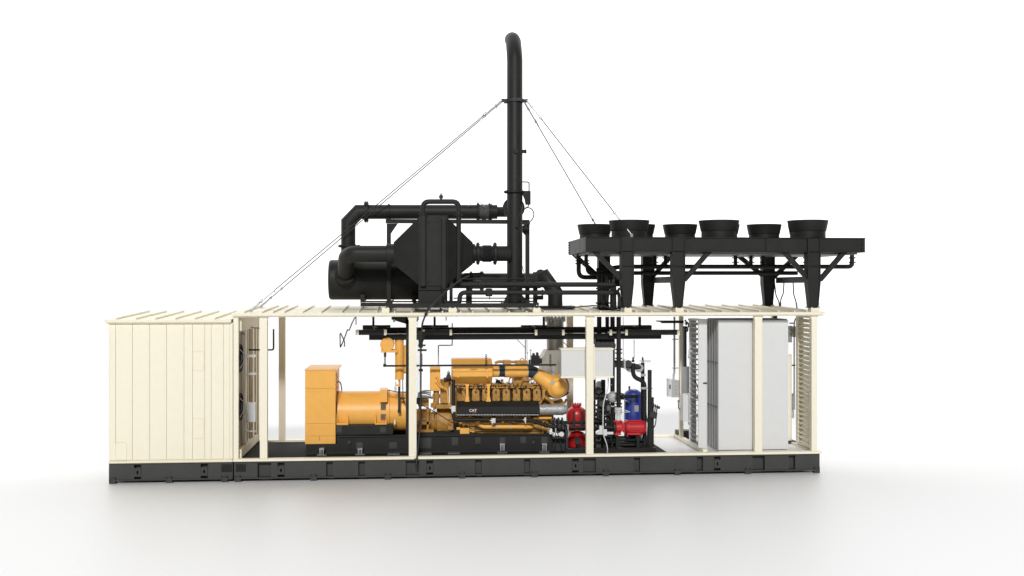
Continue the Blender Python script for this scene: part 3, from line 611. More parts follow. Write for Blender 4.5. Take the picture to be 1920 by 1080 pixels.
# vertical fuel/gas hose outside
t = thing('riser_hose', 'tall black riser hose just right of the second front post', 'hose', PT(789, 690, .35))
m = MB(); m.ptube([(880, 517, .2), (865, 523, .15), (835, 547, .05), (812, 570, -.1), (800, 585, -.14), (792, 605, -.06), (790, 625, .1), (789, 660, .2), (789, 760, .2), (787, 805, .1), (783, 845, 0), (781, 868, -.09), (780.5, 878, -.06)], 1.7, 8, 10); m.build('hose', RUBBER, t)
m = MB(); m.ptube([(796, 589, -.1), (801, 589, -.1)], 3, n=10); m.ptube([(777, 862, -.06), (784, 862, -.06)], 2.4, n=10); m.build('clamp', RUBBER, t)
m = MB(); m.pprism([(783, 622), (797, 622), (796, 634), (793, 642), (793, 652), (785, 652), (785, 642)], .28, .45); m.ptube([(784, 647.5, .3), (798, 647.5, .3)], 1.6, n=8); m.ptube([(783, 656.5, .3), (800, 656.5, .3)], 1.9, n=10); m.build('valve_body', BLACK, t)
m = MB()
for k in range(9): m.pbox(789.4, 791.6, 664+k*2.4, 665.6+k*2.4, .26, .3)
m.pbox(788.8, 789.4, 663, 686, .26, .3); m.pbox(791.6, 792.2, 663, 686, .26, .3); m.ptube([(785, 694, .22), (793, 694, .22)], 2.6, n=10); m.build('slotted_strap', BLACK, t)
tag(MB().ptube([(783.5, 603, .5), (783.5, 745, .5)], .3, 0, 6).ptube([(786, 625, .5), (786, 740, .5)], .3, 0, 6).build('wire', GALV), 'two thin vertical wires beside the second front post', 'wire')

# ------------------------------------------------------------------ exhaust duct inside, white panel box
t = thing('exhaust_duct', 'beige stainless vertical exhaust duct rising behind the engine turbo', 'duct', PT(1041, 705, 1.6))
m = MB(); m.pprism([(1016, 672), (1016, 708), (1066, 708), (1066, 672), (1057, 657), (1025, 657)], 1.3, 1.9); m.build('hood', STEEL, t, .01)
a = PT(1041, 657, 1.6); b = PT(1041, 599, 1.6)
m = MB(); m.lathe([(0, R(15.8, 1.6)), (b.z-a.z, R(15.8, 1.6))], a, (0, 0, 1), 40); m.build('pipe', STEEL, t)
m = MB(); m.lathe([(0, R(19.5, 1.6)), (.035, R(19.5, 1.6))], b, (0, 0, 1), 36); fl = m.build('flange', STEEL, t)
m = MB(); m.bolts(b+Vector((0, 0, -.05)), (0, 0, 1), R(17.8, 1.6), 16, .02, .13); m.build('bolts', GALV, fl)
t = thing('panel_box', 'wide white wall box with cream top and bottom edges behind third front post', 'box', PT(1101, 708, .3))
m = MB(); m.pbox(1052.5, 1149.5, 655.5, 706, .3, .62); m.build('body', WHITE, t, .006)
m = MB(); m.pbox(1051.5, 1150.5, 653, 656, .28, .64); m.pbox(1051.5, 1150.5, 705.5, 708.8, .28, .64); m.build('rim', CREAM, t)
m = MB(); m.pbox(1098, 1116, 650, 712, .18, .28); m.build('mounting_strap', CREAM, t)
m = MB()
for py in (690, 698): m.ptube([(1149, py, .4), (1152.5, py, .4)], .6, n=6)
m.build('knob', BLACK, t)
tag(MB().ptube([(970, 637, 1.3), (984, 651, 1.3), (986, 655, 1.3)], .6, 2, 6).ptube([(985, 637, 1.3), (985, 680, 1.3)], .8, 0, 6).ptube([(988, 637, 1.3), (988, 664, 1.3)], .5, 0, 6).build('cable', RUBBER), 'thin black cable dropping from the rail frame to the engine top', 'cable')
tag(MB().ptube([(1057, 642, 1.6), (1069, 654, 1.6)], .7, 0, 6).build('stay_rod', RUBBER), 'short slanted black rod right of the beige exhaust duct', 'rod')

# ------------------------------------------------------------------ pump skid
t = thing('pump_skid', 'black steel pump skid frame with an upright channel right of the blue tank', 'skid', PT(1160, 850, .6))
m = MB(); m.pbox(1060, 1229, 841, 851, .5, .62); m.pbox(1085, 1229, 838, 848, 2.0, 2.12); m.pbox(1200, 1230, 840, 850, .48, 1.2)
for px in (1092, 1150, 1221): m.box(X(px, .6)-.05, X(px, .6)+.05, .62, 2.0, zf, zf+.09)
m.build('base', BLACK, t)
m = MB(); m.pbox(1216, 1222, 694, 842, .75, .85); m.pbox(1219, 1226, 745, 842, .85, .9); m.build('upright', BLACK, t)
for a, b in ((1155, 1160), (1194, 1199)):
    m = MB(); m.pbox(a, b, 817, 842, .6, .72); m.build('pump_stand', BLACK, t)
m = MB(); m.pbox(1112, 1150, 815, 818, 1.1, 1.3); m.pbox(1110, 1116, 700, 842, 1.5, 1.65); m.pbox(1114, 1210, 829, 831, .9, 1.0); m.ptube([(1105, 829, 1.0), (1215, 829, 1.0)], 2, n=8); m.pbox(1168, 1196, 830, 842, 1.0, 1.4); m.ptube([(1150, 819, 1.0), (1200, 819, 1.0)], 1.6, n=8); m.pbox(1198, 1216, 826, 842, .9, 1.2); m.build('bracing', BLACK, t)
t = thing('circulation_pump', 'bright red horizontal motor pump in front of the blue tank', 'pump', PT(1185, 816, .6))
q = xlathe(1171, 1211, 801.5, 13.4, .7, [(0, R(11, .7)), (.04, R(13.4, .7)), (X(1205, .7)-X(1171, .7), R(13.4, .7)), (X(1210, .7)-X(1171, .7), R(11, .7)), (X(1211, .7)-X(1171, .7), R(6, .7))])
for k in range(14):
    a = k*2*math.pi/14; 
    c0 = PT(1178, 801.5, .7)+Vector((0, math.cos(a), math.sin(a)))*R(13.5, .7); q.bar(c0, c0+Vector((X(1203, .7)-X(1178, .7), 0, 0)), .014, .014)
q.build('motor', RED, t)
m = MB(); m.pbox(1176, 1200, 811, 815.5, .58, .82); m.ptube([(1176, 813, .62), (1176, 819, .62)], 1.2, n=8); m.ptube([(1200, 813, .62), (1200, 818, .62)], 1.2, n=8); m.build('foot', RED, t)
m = MB(); m.pprism([(1164, 795), (1171, 791), (1171, 812), (1164, 808)], .6, .82); m.build('adaptor', RED, t)
q = xlathe(1154, 1163, 801.5, 12, .7); q.lathe([(0, R(8.5, .7)), (.04, R(8.5, .7))], PT(1158, 788.5, .7)-Vector((0, 0, .04)), (0, 0, 1), 20); q.pbox(1155.5, 1163, 789, 797, .62, .8); q.pprism([(1153, 816), (1165, 816), (1162, 808), (1156, 808)], .6, .8); q.build('volute', RED, t)
m = MB(); m.lathe([(-.03, R(9.5, .7)), (.01, R(9.5, .7))], PT(1152, 801.5, .7), (1, 0, 0), 24); m.bolts(PT(1150.5, 801.5, .7), (1, 0, 0), R(8, .7), 10, .014, .05); m.build('suction_flange', RUBBER, t)
m = MB()
for z in (797, 801, 805): m.ptube([(1164, z, .62), (1171, z, .62)], .6, n=6)
m.build('bolts', GALV, t)
t = thing('inlet_valve', 'white valve assembly above the red pump volute', 'valve', PT(1160, 788, .7))
m = MB(); a = PT(1159.5, 788, .7); b = PT(1159.5, 776, .7)
m.lathe([(0, R(5, .7)), (.02, R(5, .7)), (.03, R(3.8, .7)), (b.z-a.z, R(3.5, .7))], a, (0, 0, 1), 18); c = PT(1159.5, 770, .7)
for py, rp in ((775.5, 6), (771.5, 7.5), (767.5, 7.5)): m.flange(PT(1159.5, py, .7), (0, 0, 1), R(rp, .7), .025, 8)
m.lathe([(0, R(5, .7)), (.12, R(5, .7))], PT(1159.5, 776, .7), (0, 0, 1), 16); m.ptube([(1160, 774, .66), (1181, 772, .66)], .7, n=6); m.build('body', WHITE, t)
# blue tank
t = thing('buffer_tank', 'upright dark blue cylindrical tank behind the red pump', 'tank', PT(1187, 842, 1.3))
a = PT(1187, 842, 1.3); b = PT(1187, 741, 1.3); r = R(17, 1.3)
m = MB(); m.lathe([(.12, r), (b.z-a.z, r)], a, (0, 0, 1), 40); m.dome(b, (0, 0, 1), r, R(12, 1.3), 40); m.lathe([(-.02, r*1.02), (.02, r*1.02)], b+Vector((0, 0, -.02)), (0, 0, 1), 40, cap=False); m.build('shell', BLUE, t)
for k in range(3):
    a_ = k*2.1+.5; m = MB(); p = a+Vector((math.cos(a_), math.sin(a_), 0))*r*.8; m.box(p.x-.04, p.x+.04, p.y-.04, p.y+.04, zf, zf+.25); m.build('leg', BLUE, t)
m = MB(); p = PT(1194, 766, 1.3-r); m.pbox(1189.5, 1197.5, 760, 772, 1.3-r-.008, 1.3-r+.02); m.build('name_plate', STEEL, t)
m = MB(); m.ptube([(1180, 730, 1.3), (1180, 724, 1.3)], 1.8, n=10); m.build('nozzle', RUBBER, t)
m = MB()
for px, py in ((1171.5, 751), (1171, 769), (1171, 787)): m.ptube([(px, py, 1.15), (px+5, py+1, 1.1), (px+9, py+4, 1.1)], .8, 2, 6)
m.ptube([(1186, 730, 1.2), (1189, 732, 1.1)], .8, n=6); m.ptube([(1192, 730, 1.2), (1197, 732, 1.1)], .8, n=6); m.build('gauge_pipe', WHITE, t)
# red vessel pair
for px, py0, py1, lb, Y in ((1081, 757, 806, 'red domed pressure vessel, upper of the two left of the third post', 1.5), (1082, 806, 841, 'red round pressure vessel low down, below the red domed one', 1.48)):
    t = thing('pressure_vessel', lb, 'vessel', PT(px, py1, Y), 'red pressure vessels beside the engine')
    r = R(19.5, Y); m = MB()
    if py0 < 800:
        a = PT(px, 806, Y); b = PT(px, 776, Y); m.lathe([(0, r*.98), (b.z-a.z, r)], a, (0, 0, 1), 40); m.dome(b, (0, 0, 1), r, R(15, Y), 40); m.build('shell', RED, t)
        m = MB(); m.lathe([(0, R(9, Y)), (.03, R(9, Y)), (.05, R(6, Y))], PT(px, 761, Y), (0, 0, 1), 24); m.bolts(PT(px, 761.5, Y), (0, 0, 1), R(8, Y), 10, .015, .07); m.build('lid', RED, t)
    else:
        a = PT(px, 836, Y); b = PT(px, 820, Y); m.lathe([(0, r*.9), (b.z-a.z, r*.98)], a, (0, 0, 1), 40); m.dome(b, (0, 0, 1), r*.98, R(12, Y), 40); m.dome(a, (0, 0, -1), r*.9, R(5, Y), 40); m.build('shell', RED, t)
        m = MB(); m.lathe([(0, R(6, Y)), (.02, R(6, Y))], PT(px+1, 827, Y-r-.01), (0, 1, 0), 20); m.build('manhole', RUBBER, t)
        m = MB()
        for k in (-1, 1): m.box(PT(px, 840, Y).x+k*.12-.03, PT(px, 840, Y).x+k*.12+.03, Y-.05, Y+.05, zf, a.z-.02); 
        m.build('leg', RED, t)
t = thing('coolant_manifold', 'cluster of small black and white valves on pipes right of the engine', 'valves', PT(1048, 842, .7))
m = MB(); m.ptube([(1030, 792, .9), (1110, 792, .9)], 3, n=12); m.ptube([(1040, 801, .75), (1152, 801.5, .7)], 3.6, n=14); m.build('pipe', BLACK, t)
m = MB()
for px in (1040, 1047, 1054):
    for py in (790, 800): m.flange(PT(px, py, .72), (1, 0, 0), R(6.5, .72), .03, 8)
    m.ptube([(px-1, 788, .7), (px, 783, .68)], 1.5, n=8)
for px in (1076, 1091): m.ptube([(px, 770, .85), (px, 800, .85)], 2, n=10)
m.pbox(1036, 1060, 820, 822, .6, .8); m.ptube([(1040, 842, .7), (1042, 822, .7)], 1, n=6); m.ptube([(1054, 842, .7), (1050, 826, .7)], 1, n=6); m.pbox(1035, 1060, 822, 846, .85, 1.3); m.pbox(1061, 1065, 805, 842, .6, .7)
for a, b, c, d in ((1036, 1042, 788, 806), (1044, 1050, 786, 812), (1052, 1058, 789, 810), (1037, 1060, 806, 811), (1058, 1062, 796, 822)): m.pbox(a, b, c, d, .8, .95)
for k in range(16):
    px = rnd.uniform(1036, 1064); py = rnd.uniform(786, 820); m.ptube([(px, py, .66), (px+rnd.uniform(-5, 5), py+rnd.uniform(2, 8), .7)], .9, n=8)
m.build('valve_body', RUBBER, t)
m = MB()
for i in range(22):
    px = rnd.uniform(1034, 1066); py = rnd.uniform(783, 816); s = rnd.uniform(.3, .7); m.lathe([(0, R(s, .6)), (.03, R(s, .6))], PT(px, py, .6), (0, 1, 0), 6, False)
m.pbox(1041, 1043, 803, 818, .62, .66); m.pbox(1036, 1043, 816, 818, .62, .66); m.pbox(1064, 1066, 796, 820, .62, .66); m.build('fastener', GALV, t)
m = MB(); m.ptube([(1053, 814, .62), (1053, 814, .72)], 4.6, n=16); m.pbox(1030, 1036, 811, 814, .66, .7); m.build('gauge', WHITE, t)
# vertical black pipes through the roof, pump pipework
t = thing('riser_pipe', 'straight black vertical pipe with flanges above the red pump', 'pipe', PT(1160, 764, .7))
m = MB(); m.ptube([(1160, 594, .7), (1160, 764, .7)], 4.3, n=18); m.build('pipe', BLACK, t)
for py in (616, 655, 662, 672, 738, 748, 757, 763):
    m = MB(); m.flange(PT(1160, py, .7), (0, 0, 1), R(6.8, .7), .02, 8); m.build('flange', BLACK, t)
m = MB(); m.ptube([(1164, 743.5, .7), (1196, 743, .9)], 3.6, n=12); m.flange(PT(1168, 743.5, .72), (1, 0, 0), R(6, .7), .03); m.build('branch', BLACK, t)
t = thing('pipe_bundle', 'bundle of three black vertical pipes dropping through the roof left of the riser', 'pipes', PT(1135, 842, 1.2))
for px, py1, Y, r in ((1123.5, 652, 1.3, 4.4), (1138.5, 652, 1.35, 3.6), (1148.5, 842, 1.2, 4.4)):
    m = MB(); m.ptube([(px, 594, Y), (px, py1, Y)], r, n=16); m.build('pipe', BLACK, t)
MB().pbox(1117, 1150, 634, 646, 1.15, 1.5).build('clamp_block', RUBBER, t)
for px in (1122, 1131, 1140, 1147):
    m = MB(); m.ptube([(px, 648, .95), (px, 648, 1.4)], 6.5, n=18); m.flange(PT(px, 648, .98), (0, 1, 0), R(7.6, 1), .03, 8)
    m.build('valve_body', RUBBER, t)
t = thing('valve_station', 'tangle of black valves and pipes below the white panel box', 'valves', PT(1130, 842, 1.0))
m = MB()
m.ptube([(1113, 708, 1.2), (1113, 842, 1.2)], 4, n=14); m.ptube([(1124, 715, 1.15), (1124, 800, 1.1), (1112, 806, 1.1)], 4.5, 6, 14); m.ptube([(1140, 752, 1.1), (1140, 842, 1.1)], 3.8, n=14); m.ptube([(1150, 764, 1.1), (1150, 842, 1.1)], 4, n=14); m.ptube([(1115, 743, 1.1), (1150, 743, 1.1)], 4.5, n=14); m.ptube([(1110, 790, 1.0), (1138, 790, 1.0)], 3.5, n=12); m.ptube([(1112, 818, 1.0), (1152, 818, 1.0)], 3, n=12); m.ptube([(1112, 830, 1.0), (1152, 830, 1.0)], 3, n=12)
m.ptube([(1131, 712, 1.35), (1131, 838, 1.35)], 4.2, n=14); m.ptube([(1121, 770, .95), (1121, 786, .92), (1132, 786, .92), (1132, 842, .92)], 2.6, 6, 12); m.ptube([(1134, 748, 1.0), (1134, 775, 1.0), (1146, 780, 1.0), (1146, 842, 1.0)], 2.4, 5, 12); m.ptube([(1112, 776, 1.05), (1128, 776, 1.05)], 3.2, n=12)
m.ptube([(1150, 825, .85), (1205, 825, .85)], 2.6, n=12); m.ptube([(1160, 834, .95), (1212, 834, .95)], 3.2, n=12)
m.build('pipe', BLACK, t)
m = MB()
for px, py, ax in ((1121, 726, 'z'), (1121, 738, 'z'), (1132, 743, 'x'), (1124, 760, 'z'), (1124, 768, 'z'), (1140, 760, 'z'), (1119, 790, 'x'), (1130, 790, 'x'), (1140, 775, 'z'), (1117, 743, 'x'), (1122, 818, 'x'), (1138, 830, 'x'), (1131, 756, 'z'), (1131, 781, 'z'), (1121, 778, 'z'), (1134, 752, 'z'), (1146, 790, 'z'), (1146, 797, 'z'), (1168, 834, 'x'), (1190, 834, 'x'), (1180, 825, 'x')):
    m = MB(); m.flange(PT(px, py, 1.08), (0, 0, 1) if ax == 'z' else (1, 0, 0), R(7, 1.1), .04, 8); m.build('flange', RUBBER, t)
for px, py in ((1122, 732), (1129, 757)): MB().ptube([(px, py, .92), (px, py, 1.15)], 6, n=16).build('valve_body', RUBBER, t)
m = MB()
for i in range(40):
    px = rnd.uniform(1112, 1152); py = rnd.uniform(714, 800); s = rnd.uniform(.3, .6); m.lathe([(0, R(s, .9)), (.04, R(s, .9))], PT(px, py, rnd.uniform(.9, 1.0)), (0, 1, 0), 6, False)
for k in range(5): m.pbox(1118+k*1.8, 1119+k*1.8, 717, 728, .95, 1.0)
for i in range(20):
    px = rnd.uniform(1112, 1215); py = rnd.uniform(826, 839); m.lathe([(0, R(.7, .9)), (.03, R(.7, .9))], PT(px, py, .92), (0, 1, 0), 6, False)
m.build('fastener', GALV, t)
m = MB(); m.dome(PT(1148, 745, 1.0), (-.5, -1, 0), R(10, 1), .08, 24); m.lathe([(0, R(10.5, 1)), (.12, R(10.5, 1))], PT(1148, 745, 1.0), (.5, 1, 0), 24); m.ptube([(1140, 762, 1), (1154, 762, 1)], 1.4, n=8); m.build('grey_cap', LGREY, t)
m = MB(); m.ptube([(1141, 768, 1.0), (1141, 760, 1.0)], 5, n=14); m.dome(PT(1141, 768, 1.0), (0, 0, -1), R(5, 1), .05, 18); m.build('float_bowl', DGREY, t)
tag(MB().ptube([(1140.5, 709, .45), (1140.5, 725, .45), (1137, 738, .42), (1131, 757, .4), (1130.5, 800, .38), (1132, 818, .38), (1139, 836, .4), (1139, 851, .45)], 1.1, 8, 8).build('white_conduit', WHITE), 'white flexible conduit hanging from the white panel box to the floor', 'conduit')
t = thing('cable_tray', 'small white horizontal bracket beside the red pump', 'bracket', PT(1135, 815, .42))
m = MB(); m.pbox(1120, 1150, 810, 814.5, .42, .46); m.build('plate', WHITE, t)
m = MB(); m.pbox(1124, 1132, 798, 810, .44, .47); m.pbox(1131, 1138, 805, 817, .4, .42); m.build('clip', WHITE, t)
t = thing('return_pipes', 'two black pipes with grey discs curving down right of the blue tank', 'pipes', PT(1208, 842, .9))
m = MB(); m.ptube([(1187, 681, .9), (1187, 707, .9), (1208.5, 715, .9), (1208.5, 842, .9)], 4.1, 11, 16); m.build('bent_pipe', BLACK, t)
m = MB(); m.ptube([(1205, 680, 1.0), (1205, 790, 1.05)], 3.6, n=14); m.build('straight_pipe', BLACK, t)
m = MB(); m.ptube([(1163, 684, .9), (1186, 686, 1.0), (1203, 689, 1.0)], 5, n=14)
for px, py in ((1153, 682), (1166, 683), (1178, 682)): m.ptube([(px, py, .85), (px, py, 1.1)], 7, n=18)
m.build('header', RUBBER, t)
m = MB()
for px in (1181, 1198): m.lathe([(0, R(8.2, .95)), (.06, R(8.2, .95))], PT(px, 690, .97), (.55, 1, 0), 24)
m.pbox(1170, 1173, 674, 692, .8, .86); m.build('butterfly_valve', LGREY, t)
m = MB()
for px in (1187, 1205): m.lathe([(0, R(2.6, .9)), (.05, R(2.6, .9)), (.06, R(1.5, .9)), (.1, R(1.5, .9)), (.12, .004)], PT(px, 679, .95), (0, 0, 1), 12)
m.build('air_vent', RUBBER, t)
m = MB(); m.pbox(1207, 1220, 675, 679.5, .9, .92); m.pbox(1199, 1205, 676, 678, .9, .92); m.build('lever', WHITE, t)
m = MB(); m.pbox(1202, 1211, 701, 705.5, .8, .84); m.pbox(1203, 1212, 726, 730, .78, .82); m.pbox(1212, 1224, 727.5, 729.5, .8, .84); m.build('pipe_clamp', GALV, t)
m = MB(); m.ptube([(1211, 753, .78), (1211, 775, .78), (1215, 795, .8), (1213, 830, .85), (1203, 842, .9)], 1.1, 5, 8); m.build('hose', RUBBER, t)
tag(MB().ptube([(1168.5, 594, 1.0), (1168.5, 690, 1.0)], .5, 0, 6).ptube([(1189, 637, 1.0), (1189, 672, 1.0)], .7, 0, 6).build('hanger_rod', DGREY), 'two thin hanger rods above the grey disc valves', 'rod')
t = thing('valve_block', 'small black finned valve block clipped to the pump skid upright', 'valve', PT(1228, 786, .75))
m = MB(); m.pprism([(1219, 771), (1233, 774), (1231, 786), (1218, 782)], .7, .85); m.build('body', RUBBER, t)
m = MB()
for k in range(4): m.ptube([(1221+k*3.2, 774, .75), (1223+k*3.2, 755+k*1.5, .75)], 1.1, n=8); m.ptube([(1221.5+k*3.3, 759+k*1.5, .72), (1225+k*3.3, 760+k*1.5, .72)], 1.5, n=8)
m.ptube([(1233, 764, .75), (1237, 764, .75)], 2.6, n=10); m.build('solenoid', RUBBER, t)
m = MB(); m.ptube([(1230, 786, .75), (1229, 797, .75), (1222, 808, .75), (1215, 820, .8), (1214, 842, .85)], 1, 5, 8); m.build('hose', RUBBER, t)

# ------------------------------------------------------------------ right end: white cabinets and boxes
YQ = .24
t = thing('heat_recovery_cabinet', 'large plain white cabinet with dark ribbed side at the right end', 'cabinet', PT(1412, 849, 1.0))
xa, xb = X(1347, YQ), X(1478, YQ); z1, z0 = PT(1412, 600, YQ).z, PT(1412, 843.5, YQ).z
m = MB(); m.box(xa+.02, xb-.005, YQ+.02, 1.25, z0, z1-.01); m.build('core', DGREY, t)
for a, b in ((1347, 1413.5), (1414.5, 1478)):
    m = MB(); m.box(X(a, YQ), X(b, YQ), YQ, YQ+.02, z0+.004, z1-.005); m.build('front_panel', WHITE, t, .004)
m = MB()
for k in range(5): m.box(xa-.0, xa+.02, YQ+.10+k*.2, YQ+.2+k*.2, z0, z1)
m.build('side_rib', LGREY, t)
m = MB()
for z in (z0+(z1-z0)*.33, z0+(z1-z0)*.67): m.box(xa-.006, xa, YQ+.05, 1.2, z-.01, z+.01)
m.build('side_strap', DGREY, t)
m = MB(); m.box(xa, xb, YQ-.02, 1.25, zf+.002, z0-.012); m.box(xa+.03, X(1513, YQ), YQ+.0, YQ+.35, zf+.003, PT(1412, 843, YQ).z-.06)
for px in (1355, 1380, 1398, 1436, 1455, 1470): m.box(X(px, YQ)-.05, X(px, YQ)+.05, YQ-.03, YQ, z0-.03, z0-.014)
m.build('plinth', WHITE, t)
m = MB(); m.box(xa+.02, xb-.02, YQ+.02, 1.2, z1-.008, z1+.02); m.build('top_plate', DGREY, t)
t = thing('filter_door', 'narrow white upright door strip with a black latch left of the big cabinet', 'door', PT(1321, 842, 1.0))
m = MB(); m.pbox(1318.5, 1325.5, 598, 842, .33, .36); m.build('panel', WHITE, t)
m = MB(); m.pbox(1318.5, 1325.5, 717, 720, .315, .33); m.build('latch', RUBBER, t)
t = thing('electrical_box', 'tall white electrical box hanging on the partition post at the right', 'electrical box', PT(1290, 791, 1.2))
m = MB(); m.pbox(1280.5, 1300.5, 740.5, 790, 1.25, 1.5); m.build('body', WHITE, t, .008)
m = MB(); m.ptube([(1291, 791, 1.35), (1292, 796, 1.35), (1296, 803, 1.35), (1296, 842, 1.35)], 1.3, 4, 8); m.ptube([(1293, 741, 1.4), (1293, 735, 1.4), (1297, 728, 1.4), (1297, 600, 1.4)], 1.4, 4, 8); m.build('conduit', GALV, t)
t = thing('transformer_box', 'grey upright enclosure above the tall white electrical box on the partition post', 'enclosure', PT(1289, 740, 1.8))
m = MB(); m.pbox(1283.5, 1296, 688, 738, 1.8, 2.05); m.build('body', LGREY, t, .006)
m = MB(); m.pbox(1283, 1287.5, 612, 688, 1.85, 2.0); m.build('cable_duct', RUBBER, t)
t = thing('control_box', 'small light grey wall box with a dark handle left of the partition post', 'electrical box', PT(1262, 745, 2.3))
m = MB(); m.pbox(1253.5, 1260, 710.5, 744, 2.3, 2.5); m.build('lid', WHITE, t)
m = MB(); m.pbox(1260, 1273, 713, 745, 2.28, 2.5); m.build('body', LGREY, t)
m = MB(); m.pbox(1255.5, 1257.5, 721.5, 729, 2.27, 2.3); m.build('handle', RUBBER, t)
m = MB()
for py in (716, 724, 731, 738):
    m.lathe([(0, .012), (.02, .012)], PT(1267.5, py, 2.265), (0, 1, 0), 8)
m.build('gland', DGREY, t)
m = MB(); m.ptube([(1263, 712, 2.4), (1263, 704, 2.4), (1264.5, 698, 2.4), (1264.5, 594, 2.4)], 2, 4, 10); m.build('conduit', LGREY, t)
m = MB()
for py in (636, 690): m.pbox(1261, 1272, py-.7, py+1, 2.33, 2.38)
m.build('conduit_clip', GALV, t)
tag(MB().pbox(1235, 1282, 601.5, 603.5, 2.0, 2.3).pbox(1242, 1282, 603.5, 606, 2.05, 2.25).build('cable_shelf', BLACK), 'thin black horizontal cable shelf left of the partition post near the roof', 'shelf')
m = MB(); m.pbox(1271, 1300, 808, 836, 2.5, 2.8); tag(m.build('equipment_case', RUBBER), 'low black case on the floor behind the partition rail', 'case')
m = MB(); m.ptube([(1272, 750, 2.2), (1272, 766, 2.2), (1276, 768, 2.2)], .8, 2, 6); m.ptube([(1269.5, 752, 2.2), (1275, 752, 2.2)], .8, n=6); tag(m.build('grab_handle', RUBBER), 'small black handle below the grey wall box', 'handle')
m = MB(); m.ptube([(1284, 606, 1.6), (1292, 606, 1.5), (1297, 610, 1.4), (1300, 618, 1.2), (1300, 700, 1.2), (1304, 716, 1.1), (1310, 730, 1.1), (1311, 740, 1.1)], 1.2, 5, 8)
for px, py in ((1284, 600), (1288, 604), (1291, 598), (1286, 612)): m.ptube([(px, py, 1.6), (px+4, py+5, 1.6), (px+2, py+10, 1.6)], 1.6, 3, 8)
tag(m.build('cable', RUBBER), 'black cable drooping in front of the white louvre', 'cable')
for py, lb in ((658, 'white bulb-like sensor on the white louvre, topmost of three'), (745, 'white bulb-like sensor on the white louvre, middle of three'), (779, 'white bulb-like sensor on the white louvre, lowest of three')):
    a = PT(1300, py, .95); b = PT(1316, py, .95); m = MB(); m.lathe([(0, .012), (.06, .012), (.1, .05), (.2, .06), (.2, .03)], a, (1, 0, 0), 14); m.lathe([(-.06, .01), (0, .012)], a, (1, 0, 0), 8)
    tag(m.build('sensor', WHITE), lb, 'sensor', 'sensors on the white louvre')
m = MB()
for a, b, c, d in ((1292, 1295, 655, 672), (1291, 1299, 668, 672), (1296, 1301, 620, 624), (1296, 1301, 636, 640), (1296, 1301, 688, 690)): m.pbox(a, b, c, d, 1.3, 1.36)
tag(m.build('conduit_fittings', GALV), 'small galvanised conduit fittings left of the white louvre', 'fittings')
t = thing('rear_panel', 'tall beige narrow panel behind the right edge of the big white cabinet', 'panel', PT(1481, 842, 1.6))
m = MB(); m.pbox(1474, 1484.5, 664.5, 832, 1.6, 1.7); m.build('sheet', CREAM, t); m = MB(); m.pbox(1474, 1493, 827, 834, 1.5, 1.8); m.build('foot', RUBBER, t)
t = thing('switch_box', 'small grey box with black cables left of the end louvre', 'electrical box', PT(1485, 790, 2.2))
m = MB(); m.pbox(1478, 1491, 738, 768, 2.2, 2.35); m.build('body', LGREY, t); m = MB(); m.pbox(1478, 1489.5, 768, 784, 2.22, 2.35); m.build('cover', WHITE, t)
m = MB(); m.ptube([(1489, 738, 2.1), (1489, 610, 2.1), (1490, 600, 2.1), (1495, 594, 2.1)], 1.2, 5, 8); m.ptube([(1480, 685, 2.1), (1491, 685, 2.1)], 1.3, n=8); m.ptube([(1480, 606, 2.1), (1489, 606, 2.1)], 1.2, n=8); m.build('cable', RUBBER, t)
t = thing('vent_box', 'light box with a round elbow high up beside the end louvre', 'box', PT(1482, 640, 2.3))
m = MB(); m.pbox(1476, 1485, 611, 642, 2.3, 2.5); m.build('body', WHITE, t)
m = MB(); m.ptube([(1480, 621, 2.2), (1493, 621, 2.2)], 3.4, n=12); m.pbox(1488, 1494, 612, 632, 2.1, 2.3); m.build('elbow', STEEL, t)
m = MB(); m.pbox(1235, 1300, 822, 824, 2.85, 2.87); m.ptube([(1228, 826, 2.6), (1285, 826, 2.6)], .5, n=6); tag(m.build('floor_bar', BLACK), 'thin black bar on the white floor by the partition rail', 'bar')

# ------------------------------------------------------------------ roof: boiler, silencer, bypass, stack
YB = 1.05
t = thing('roof_skid', 'black steel skid beams on the roof under silencer and boiler', 'skid', PT(850, 577, .2))
m = MB(); m.pbox(724, 1004, 569, 577, .1, .28); m.pbox(676, 728, 567.5, 574.5, 1.3, 1.45); m.build('front_beam', BLACK, t, .005)
zs0, zs1 = PT(850, 577, .15).z, PT(850, 569, .15).z
m = MB(); m.box(X(676, 2.6), X(1008, 2.6), 2.6, 2.75, zs0+.09, zs1+.03); m.build('rear_beam', BLACK, t)
for px in (728, 780, 850, 960, 1000):
    m = MB(); m.box(X(px, .3)-.06, X(px, .3)+.06, .28, 2.6, zs0+.03, zs1-.005); m.build('cross_beam', BLACK, t)
m = MB(); m.pprism([(722, 565), (739, 562), (731, 577), (727, 577)], .9, 1.1); m.build('gusset', BLACK, t)
